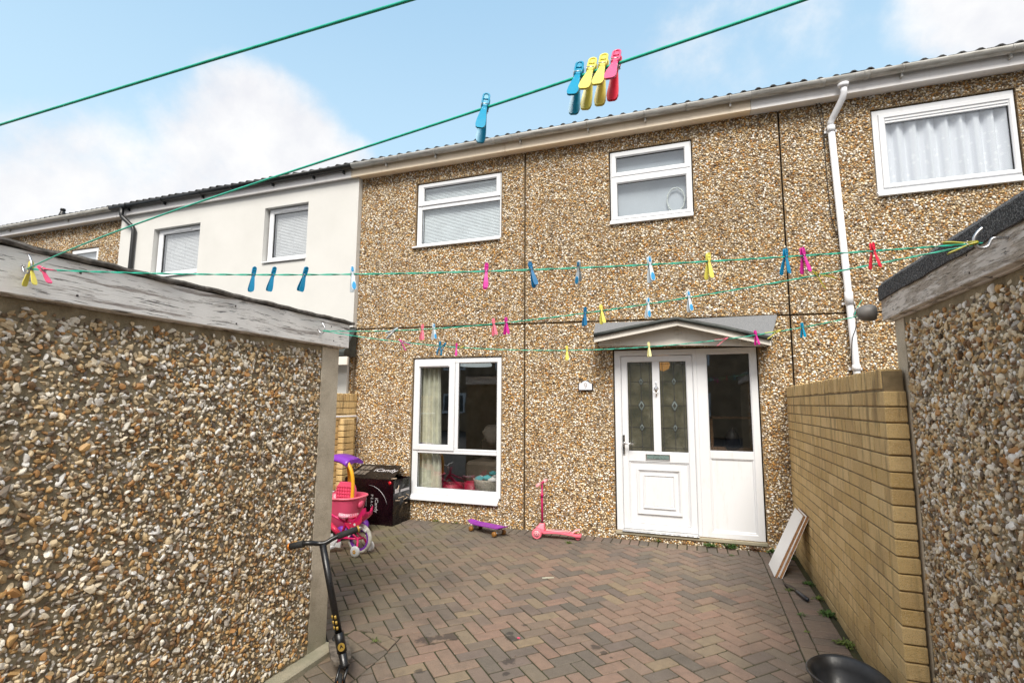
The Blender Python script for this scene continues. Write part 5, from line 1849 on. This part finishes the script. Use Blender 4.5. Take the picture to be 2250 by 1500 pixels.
MB().tube([(-.535, 0, .42), (-.555, 0, .52)], .012, 8).tube([(-.54, -.2, .56), (-.58, -.1, .54), (-.56, 0, .52), (-.58, .1, .54), (-.54, .2, .56)], .010, 8).build('handlebar', 'white_plastic', bk)
sa = MB(); rings = []
for j in range(12):
    u_ = j / 11
    xx = -.09 - .19 * u_; hw = .062 * (1 - u_) ** .6 + .020; z_ = .372 - .012 * math.sin(PI * u_) - .012 * u_
    th = .022
    rings.append([(xx, hw * math.cos(a), z_ + th * math.sin(a) * (1 if math.sin(a) > 0 else .9)) for a in [2 * PI * k / 12 for k in range(12)]])
sa.loft(rings, True); sa.build('saddle', 'dotted_seat', bk)
MB().tube([(-.178, 0, .31), (-.172, 0, .355)], .010, 8).build('seat_post', 'galvanised', bk)
# doll seat behind the saddle
ds = MB(); rings = []
for (xx, z0_, z1_, hw) in ((-.125, .305, .345, .045), (-.06, .295, .345, .075), (.0, .300, .355, .085), (.05, .33, .40, .085), (.09, .37, .47, .078), (.105, .40, .478, .06)):
    rings.append([(xx, -hw, z0_ + .02), (xx, -hw * 1.12, z1_), (xx, -hw * .85, z1_), (xx, -hw * .7, z0_ + .03), (xx, hw * .7, z0_ + .03), (xx, hw * .85, z1_), (xx, hw * 1.12, z1_), (xx, hw, z0_ + .02), (xx, 0, z0_)])
ds.loft(rings, False); d_ = ds.build('doll_seat', 'hot_pink', bk)
MB().prism([(-.12, .315), (-.03, .318), (.05, .345), (.098, .42), (.088, .335), (.04, .285), (-.06, .275), (-.12, .298)], 'y', -.094, -.088).build('seat_panel', 'spotted_pink', d_)
MB().prism([(-.13, .16), (-.06, .27), (.03, .275), (.10, .24), (.095, .225), (.03, .255), (-.05, .25), (-.115, .155)], 'y', -.03, .03).build('mudguard', 'white_plastic', bk)
cgp = [(-.31 + .066 * math.cos(a), .115 + .066 * math.sin(a)) for a in [PI * (.55 + k / 9 * 1.0) for k in range(10)]] + [(-.20, .05), (-.19, .115), (-.25, .09)]
MB().prism(cgp, 'y', -.062, -.05).build('chain_guard', 'white_plastic', bk)
MB().lathe([(.001, -.006), (.034, -.006), (.034, .006), (.001, .006)], (-.245, -.045, .125), 'y', n=16).build('chainring', 'magenta_tube', bk)
MB().tube([(-.245, -.06, .125), (-.29, -.07, .06)], .008, 6).box(-.33, -.26, -.13, -.07, .045, .062).build('pedal', 'white_plastic', bk)
for s_ in (-1, 1):
    a_ = MB().tube([(0, s_ * .04, .15), (.02, s_ * .055, .135), (.035, s_ * .08, .07), (.055, s_ * (.12 if s_ < 0 else .085), .056)], .011, 8).build('stabiliser_arm', 'hot_pink', bk)
    sw = MB().lathe([(.001, -.014), (.040, -.014), (.054, -.008), (.056, .0), (.054, .008), (.04, .014), (.001, .014)], (.055, s_ * (.135 if s_ < 0 else .10), .056), 'y', n=24).build('stabiliser_wheel', 'white_plastic', bk)
    mb = MB()
    for k in range(5):
        a = 2 * PI * k / 5 + .3
        mb.lathe([(.001, -.001), (.008, -.001), (.008, .001), (.001, .001)], (.055 + .013 * math.cos(a), s_ * (.135 if s_ < 0 else .10) + s_ * .0155, .056 + .013 * math.sin(a)), 'y', n=8)
    mb.build('flower_print', 'yellow_plastic', sw)

# purple skateboard
sk = thing('skateboard', 'small purple plastic skateboard with amber wheels beside the scooter', 'skateboard', (-2.40, -.335, .037), (0, 0, R(-24)))
mb = MB(); rings = []
for j in range(17):
    u_ = j / 16 * 2 - 1
    hw = .078 * (1 - abs(u_) ** 5 * .62); xx = .315 * u_
    z_ = .092 + .022 * max(0, abs(u_) - .72) / .28 * (1.6 if u_ > 0 else .8) + (.004 * math.sin(u_ * 3))
    rings.append([(xx, -hw, z_ + .004), (xx, -hw * .6, z_), (xx, 0, z_ - .002), (xx, hw * .6, z_), (xx, hw, z_ + .004), (xx, hw, z_ - .006), (xx, 0, z_ - .012), (xx, -hw, z_ - .006)])
mb.loft(rings, False); mb.build('deck', 'board_purple', sk)
for xx in (-.2, .2):
    tk = MB().box(xx - .03, xx + .03, -.025, .025, .055, .08).tube([(xx, -.07, .035), (xx, .07, .035)], .010, 8).box(xx - .014, xx + .014, -.035, .035, .028, .056).build('truck', 'galvanised', sk)
    for s_ in (-1, 1):
        MB().lathe([(.001, -.02), (.024, -.02), (.030, -.012), (.030, .012), (.024, .02), (.001, .02)], (xx, s_ * .078, .030), 'y', n=18).build('wheel', 'amber_wheel', tk)

# toddler scooter
ks = thing('toddler_scooter', 'pink three-wheeled toddler scooter standing against the pebble-dash wall', 'scooter', (-1.74, -.30, .036), (0, 0, R(4)))
for s_ in (-1, 1):
    wh = MB().tube([(-.03 + .047 * math.cos(a), s_ * .085, .058 + .047 * math.sin(a)) for a in [2 * PI * k / 28 for k in range(28)]], .0115, 8, closed=True).build('front_wheel', 'salmon_plastic', ks)
    MB().lathe([(.001, -.010), (.038, -.010), (.038, .010), (.001, .010)], (-.03, s_ * .085, .058), 'y', n=20).build('rim', 'pale_pink', wh)
    mb = MB()
    for k in range(8):
        a = 2 * PI * k / 8
        mb.lathe([(.001, -.001), (.0055, -.001), (.0055, .001), (.001, .001)], (-.03 + .025 * math.cos(a), s_ * .085 - .0112 * 1, .058 + .025 * math.sin(a)), 'y', n=8)
    mb.lathe([(.001, -.002), (.007, -.002), (.007, .002), (.001, .002)], (-.03, s_ * .085 - .0112, .058), 'y', n=8)
    mb.build('rim_holes', 'magenta_tube', wh)
MB().loft([[(-.05, -.06, .09), (.055, -.06, .05), (.055, .06, .05), (-.05, .06, .09)], [(-.035, -.055, .125), (.05, -.055, .10), (.05, .055, .10), (-.035, .055, .125)], [(-.01, -.03, .165), (.045, -.03, .165), (.045, .03, .165), (-.01, .03, .165)]], False).build('front_cowl', 'salmon_plastic', ks, bevel=.012, seg=2)
dk = MB(); rings = []
for j in range(14):
    u_ = j / 13
    xx = .03 + .44 * u_; hw = .055 - .012 * u_; z_ = .068 + .012 * math.sin(PI * min(1, u_ * 1.4)) - .01 * (u_ > .8)
    rings.append([(xx, -hw, z_ - .018), (xx, -hw, z_ + .008), (xx, hw, z_ + .008), (xx, hw, z_ - .018)])
dk.loft(rings, False); dk.build('deck', 'salmon_plastic', ks, bevel=.004)
MB().box(.07, .34, -.038, .038, .088, .093).build('deck_mat', 'pale_pink', ks, bevel=.002)
MB().box(.08, .33, -.012, .012, .0932, .095).build('mat_stripe', 'cushion', ks)
MB().prism([(.36, .082), (.40, .112), (.455, .122), (.46, .112), (.41, .098), (.38, .074)], 'y', -.03, .03).build('rear_brake', 'pale_pink', ks, bevel=.003)
MB().lathe([(.001, -.02), (.026, -.02), (.030, 0), (.026, .02), (.001, .02)], (.43, 0, .030), 'y', n=18).build('rear_wheel', 'salmon_plastic', ks)
MB().tube([(.017, 0, .15), (.012, 0, .60)], .0125, 12).build('steering_column', 'magenta_tube', ks)
MB().tube([(.017, 0, .155), (.017, 0, .175)], .018, 12).build('collar', 'black_rubber', ks)
MB().tube([(.0135, 0, .45), (.0135, 0, .50)], .0165, 12).build('column_clamp', 'magenta_tube', ks)
MB().tube([(-.01, -.10, .605), (.012, 0, .615), (.04, .10, .63)], .012, 10).build('handlebar', 'magenta_tube', ks)
MB().tube([(-.018, -.125, .602), (0, -.04, .61)], .0185, 12).build('grip', 'pale_pink', ks)
MB().tube([(.02, .045, .62), (.045, .125, .632)], .0185, 12).build('grip', 'pale_pink', ks)

# black stunt scooter leaning on the left shed
ss = thing('stunt_scooter', 'black stunt scooter with gold markings leaning on the corner of the left shed', 'scooter', (-1.9, -3.66, .0))
L = ss.location
T = lambda *a: tuple(Vector(a) - L)
P0, P1 = Vector((-1.893, -3.665, .13)), Vector((-2.058, -3.690, .762))
ax = (P1 - P0).normalized()
stp = lambda s_: P0 + (P1 - P0) * s_ - L
MB().tube([stp(.26), stp(1.0)], .0195, 14).build('handlebar_stem', 'black_metal', ss)
clm = MB().tube([stp(.10), stp(.26)], .0275, 14).build('clamp', 'black_metal', ss)
for k in range(3):
    for s_ in (-1, 1):
        c_ = stp(.29 + .045 * k)
        mb = MB()
        for q in range(5):
            pass
        mb.tube([c_ + Vector((.009 * s_, -.014, 0)), c_ + Vector((.009 * s_, -.014, 0)) + ax * .018], .0072, 6)
        mb.build('gold_mark', 'gold_print', clm)
c_ = stp(.15)
vd = (CAM - (c_ + L)).normalized(); vd = (vd - ax * vd.dot(ax)).normalized()
sdv = ax.cross(vd)
mb = MB()
mb.loft([[c_ + vd * .0225 + (sdv * math.cos(a) + ax * math.sin(a) * 1.15) * .019 for a in [2 * PI * k / 20 for k in range(20)]], [c_ + vd * .0285 + (sdv * math.cos(a) + ax * math.sin(a) * 1.15) * .019 for a in [2 * PI * k / 20 for k in range(20)]]], False)
bd = mb.build('round_badge', 'gold_print', clm)
o_ = c_ + vd * .029
tri = [o_ - sdv * .011 - ax * .010, o_ + ax * .016, o_ + sdv * .011 - ax * .010, o_ + ax * .001]
mb = MB(); mb.loft([[v_ for v_ in tri], [v_ + vd * .001 for v_ in tri]], False); mb.build('badge_arrow', 'black_metal', bd)
fk = MB()
hub = Vector((-1.882, -3.712, .050)) - L
fdir = Vector((.60, -.80, 0)).normalized() * -1
side_ = Vector((.80, .60, 0)).normalized()
fk.tube([stp(0.10), stp(0.0), stp(0) - ax * .01], [.024, .022, .030], 12)
for s_ in (-1, 1):
    fk.tube([stp(0) + side_ * .022 * s_, hub + side_ * .020 * s_ + Vector((0, 0, .02)), hub + side_ * .020 * s_], .009, 8)
fk.build('fork', 'black_metal', ss)


def disc_wheel(par, c_, r_, hw, axis, name, mt, hubmt):
    M_ = Matrix.Translation(c_) @ axis.to_track_quat('Y', 'Z').to_matrix().to_4x4()
    w_ = MB().lathe([(.001, -hw), (r_ * .8, -hw), (r_, -hw * .5), (r_, hw * .5), (r_ * .8, hw), (.001, hw)], n=26, ax='y').xf(M_).build(name, mt, par)
    MB().lathe([(.001, -hw * 1.15), (r_ * .42, -hw * 1.15), (r_ * .42, hw * 1.15), (.001, hw * 1.15)], n=16, ax='y').xf(M_).build('hub', hubmt, w_)


disc_wheel(ss, hub, .052, .012, side_, 'front_wheel', 'black_rubber', 'orange_ring')
rear = Vector((-2.225, -3.335, 0)) - L
dd_ = Vector((rear.x - hub.x, rear.y - hub.y, 0)).normalized()
sv = Vector((-dd_.y, dd_.x, 0))
rw = rear + dd_ * -.02 + Vector((0, 0, .052))
disc_wheel(ss, rw, .050, .012, sv, 'rear_wheel', 'black_rubber', 'orange_ring')
s0 = Vector((stp(0).x, stp(0).y, .085)) + dd_ * .025; 
dk = MB(); rings = []
for (u_, hw, z_) in ((0, .012, .14), (.05, .022, .11), (.10, .045, .095), (.16, .058, .09), (.38, .058, .088), (.42, .052, .088)):
    c_ = s0 + dd_ * u_; c_.z = z_
    rings.append([c_ + sv * hw, c_ - sv * hw, c_ - sv * hw - Vector((0, 0, .022)), c_ + sv * hw - Vector((0, 0, .022))])
dk.loft(rings, False); dk.build('deck', 'griptape', ss)
b0 = s0 + dd_ * .38; b0.z = .094; b1 = s0 + dd_ * .50; b1.z = .122
MB().loft([[b0 + sv * .022, b0 - sv * .022, b0 - sv * .022 + Vector((0, 0, -.005)), b0 + sv * .022 + Vector((0, 0, -.005))], [b1 + sv * .022, b1 - sv * .022, b1 - sv * .022 + Vector((0, 0, -.005)), b1 + sv * .022 + Vector((0, 0, -.005))]], False).build('rear_brake', 'handle_dark', ss)
EL, ER = Vector((-2.248, -3.745, .745)), Vector((-1.925, -3.535, .828))
BLp, BRp = Vector((-2.135, -3.745, .775)), Vector((-2.005, -3.64, .797))
MB().tube(smooth_path([EL - L, BLp - L, P1 - L + Vector((-.025, -.012, .006)), P1 - L + Vector((.012, .008, .008)), BRp - L, ER - L], 6), .0135, 10).build('handlebar', 'black_metal', ss)
for a, b in ((EL, EL + (BLp - EL) * .92), (ER, ER + (BRp - ER) * .95)):
    gp = MB().tube([a - L, b - L], .0185, 12).build('grip', 'black_rubber', ss)
    d_ = (a - b).normalized()
    MB().tube([a - L - d_ * .012, a - L], .0205, 12).build('grip_ring', 'orange_ring' if a is EL else 'gold_print', gp)
    MB().tube([a - L, a - L + d_ * .008], .012, 8).build('bar_end', 'galvanised', gp)

# ------------------------------------------------------------------ boards, trowel, tub, bits
def board(label, k):
    """shelf board leaning on the brick wall"""
    o = thing('shelf_board', label, 'board', (.625 + .036 * k, -.665 - .008 * k, .034))
    B0, B1 = Vector((0, .195, 0)), Vector((0, -.195, 0))
    topx = .918 - (.625 + .036 * k) - .028 * (1 - k)
    H = .545
    L3 = Vector((topx, .045, H))
    nrm = (B1 - B0).cross(L3).normalized()
    if nrm.x > 0: nrm = -nrm
    th = .020
    A = [B0, B1, B1 + L3, B0 + L3]
    Bk = [v_ - nrm * th for v_ in A]
    MB().add(A + Bk, [(0, 1, 5, 4), (1, 2, 6, 5), (2, 3, 7, 6), (3, 0, 4, 7)]).build('core', 'chipboard', o)
    for q in (0, 1):
        off = nrm * (.001 if q == 0 else -th)
        P = [v_ + off for v_ in A]; P2 = [v_ + nrm * .003 * (1 if q == 0 else -1) for v_ in P]
        MB().loft([P, P2], False).build('white_face', 'laminate', o)
    return o


board('front white laminated shelf board leaning on the brick wall', 0)
board('rear white laminated shelf board tucked behind the front one', 1)
trw = thing('hand_tool', 'dark garden trowel with black handle on the paving near the boards', 'trowel', (.735, -1.21, .028), (0, 0, R(-75)))
MB().tube([(.02, 0, .016), (.05, 0, .018), (.13, -.0, .018), (.20, .0, .017), (.215, 0, .016)], [.012, .015, .0165, .018, .010], 10).build('handle', 'handle_dark', trw)
MB().tube([(-.03, 0, .012), (.02, 0, .016)], .006, 8).build('shank', 'blade_rust', trw)
MB().loft([[(-.03, -.022, .014), (-.03, 0, .006), (-.03, .022, .014), (-.03, 0, .009)], [(-.12, -.028, .012), (-.12, 0, .003), (-.12, .028, .012), (-.12, 0, .006)], [(-.24, -.004, .004), (-.24, 0, .002), (-.24, .004, .004), (-.24, 0, .0035)]], False).build('blade', 'blade_rust', trw)

tub = thing('rubber_tub', 'black oval plastic tub at the foot of the brick wall in the bottom right corner', 'tub', (.700, -3.02, .004), (0, 0, R(14)))
tub.scale = (.94, .94, .88)
tb = MB()
rings = []
for (a, b, z, dx) in ((.10, .17, .0, 0), (.13, .20, .01, 0), (.165, .245, .16, 0), (.18, .262, .205, 0), (.196, .278, .212, 0), (.198, .280, .222, 0), (.19, .272, .226, 0), (.172, .252, .214, 0), (.155, .235, .16, 0), (.12, .19, .018, 0)):
    rings.append([(a * math.cos(t_) * (1 + .02 * math.sin(3 * t_)), b * math.sin(t_), z + .012 * math.sin(2 * t_) * (z > .1)) for t_ in [2 * PI * k / 44 for k in range(44)]])
tb.loft(rings, True); tb.build('tub_body', 'tub_plastic', tub)
MB().loft([[(.128 * math.cos(t_), .20 * math.sin(t_), .045) for t_ in [2 * PI * k / 30 for k in range(30)]], [(.128 * math.cos(t_), .20 * math.sin(t_), .048) for t_ in [2 * PI * k / 30 for k in range(30)]]], False).build('dregs', 'water_dark', tub)

tag(MB().tube([(-1.345, -1.60, GZ(-1.6) + .005), (-1.25, -1.555, GZ(-1.6) + .005)], .004, 6).build('lolly_stick', 'litter_white'), 'pale lolly stick lying on the paving in the middle of the yard', 'litter')
tag(MB().box(-1.185, -1.165, -2.765, -2.753, .008, .014).build('sweet_wrapper', 'litter_pink', bevel=.001), 'tiny pink wrapper on the paving beside a dark stain', 'litter')


def weed(label, x_, y_, z_, r_, n_, mt, h=.05):
    mb = MB()
    rr = random.Random(int((x_ + 9) * 1000 + (y_ + 9) * 77))
    for i in range(n_):
        a = rr.uniform(0, 2 * PI); el = rr.uniform(.15, 1.2); L_ = rr.uniform(.45, 1.0) * r_
        bx_ = Vector((rr.gauss(0, r_ * .35), rr.gauss(0, r_ * .25), 0))
        d_ = Vector((math.cos(a) * math.cos(el), math.sin(a) * math.cos(el), math.sin(el) * h / .05 * .8))
        mid = bx_ + d_ * L_ * .6; tip = bx_ + d_ * L_ + Vector((0, 0, -.2 * L_))
        s_ = Vector((-math.sin(a), math.cos(a), rr.uniform(-.3, .3))).normalized() * rr.uniform(.10, .2) * r_ * .5
        mb.add([bx_, mid - s_, tip, mid + s_], [(0, 1, 2, 3)])
    me_o = mb.build('weed', mt)
    me_o.location = (x_, y_, z_)
    # keep two-sided leaves as built
    return tag(me_o, label, 'weed', 'weeds growing at the foot of the walls')


WEEDS = [
    ('leafy weed under the left half of the door side panel', .10, -.035, .05, .075, 90, 'weed_green'),
    ('bushy weed in the middle below the door side panel', .31, -.035, .05, .085, 120, 'weed_green'),
    ('reddish dying weed under the right edge of the door frame', .53, -.03, .05, .06, 60, 'dry_leaf'),
    ('green weed between door frame and leaning boards', .72, -.05, .045, .075, 90, 'weed_green'),
    ('thin weed strip under the front door threshold', -.45, -.02, .045, .05, 60, 'weed_light'),
    ('low weed in the paving in front of the door side panel', .30, -.30, .035, .035, 30, 'weed_green'),
    ('small weed tuft behind the leaning boards', .865, -.22, .04, .05, 60, 'weed_green'),
    ('ragged weed at the brick wall base beyond the trowel', .885, -.95, .028, .06, 70, 'weed_green'),
    ('weed tuft at the brick wall base beside the trowel handle', .885, -1.30, .024, .055, 60, 'weed_light'),
    ('dark green weed clump along the brick wall halfway to the tub', .88, -1.62, .02, .075, 100, 'weed_green'),
    ('bright round weed against the brick wall just beyond the tub', .875, -2.12, .016, .06, 110, 'weed_light'),
    ('sparse weed between blocks left of the trowel', .69, -1.17, .026, .05, 26, 'weed_light'),
    ('small weed in the border joint between trowel and tub', .69, -1.70, .02, .045, 26, 'weed_green'),
    ('weed seedling in the border joint near the tub', .675, -2.0, .018, .03, 20, 'weed_light'),
    ('tiny weed in the paving left of the border course', .47, -1.76, .018, .022, 16, 'weed_green'),
    ('grass tuft in the wall joint under the ground floor window', -3.25, -.03, .045, .045, 70, 'weed_light'),
    ('low grass tuft at the wall just left of the skateboard', -2.95, -.05, .045, .04, 50, 'weed_light'),
    ('moss tuft in the joint beneath the toddler scooter', -1.38, -.42, .034, .05, 50, 'weed_light'),
    ('small green weed beside the stunt scooter at the relaid corner', -2.05, -3.13, .008, .04, 26, 'weed_light'),
]
for (lb_, a, b, c, r_, n_, m_) in WEEDS: weed(lb_, a, b, c, r_, n_, m_)
# leaf and grit litter along the wall foot
mb = MB()
for k in range(420):
    if k % 3:
        x_ = rnd.uniform(-1.0, .9); y_ = -abs(rnd.gauss(.02, .02))
    elif k % 2:
        x_ = .93 - abs(rnd.gauss(0, .03)); y_ = rnd.uniform(-3, 0)
    else:
        x_ = rnd.uniform(-3.4, .6); y_ = rnd.uniform(-3.4, -.1)
    if k % 3 and not (-.95 < x_ < .8): continue
    s_ = rnd.uniform(.003, .008); a = rnd.uniform(0, PI); z_ = GZ(y_) + .003
    mb.add([(x_ - s_ * math.cos(a), y_ - s_ * math.sin(a), z_), (x_ + s_ * .5, y_ - s_ * .5, z_ + s_ * .6), (x_ + s_ * math.cos(a), y_ + s_ * math.sin(a), z_ + .001), (x_ - s_ * .4, y_ + s_ * .6, z_ + s_ * .3)], [(0, 1, 2, 3)])
tag(mb.build('leaf_litter', 'dry_leaf'), 'crumbs of dry leaf and grit scattered on the paving', 'litter', kind='stuff')

# ------------------------------------------------------------------ across the road, seen only as reflections
op = thing('terraced_house', 'brown brick terrace across the road behind the viewer', 'house', (0, -24, 0))
MB().box(-22, 22, -4, 4, 0, 5.2).build('wall', 'opposite_brick', op)
MB().add([(-22.3, 4.3, 5.1), (22.3, 4.3, 5.1), (22.3, 0, 6.9), (-22.3, 0, 6.9), (22.3, -4.3, 5.1), (-22.3, -4.3, 5.1)], [(0, 1, 2, 3), (3, 2, 4, 5)]).build('roof', 'roof_tile', op)
for k in range(-6, 7):
    for z_ in (1.0, 3.4):
        wq = MB().box(k * 3.2 - .7, k * 3.2 + .7, 4.0, 4.06, z_, z_ + 1.1).build('window', 'white_upvc', op)
        MB().box(k * 3.2 - .6, k * 3.2 + .6, 4.061, 4.07, z_ + .1, z_ + 1.0).build('pane', 'dark_window', wq)
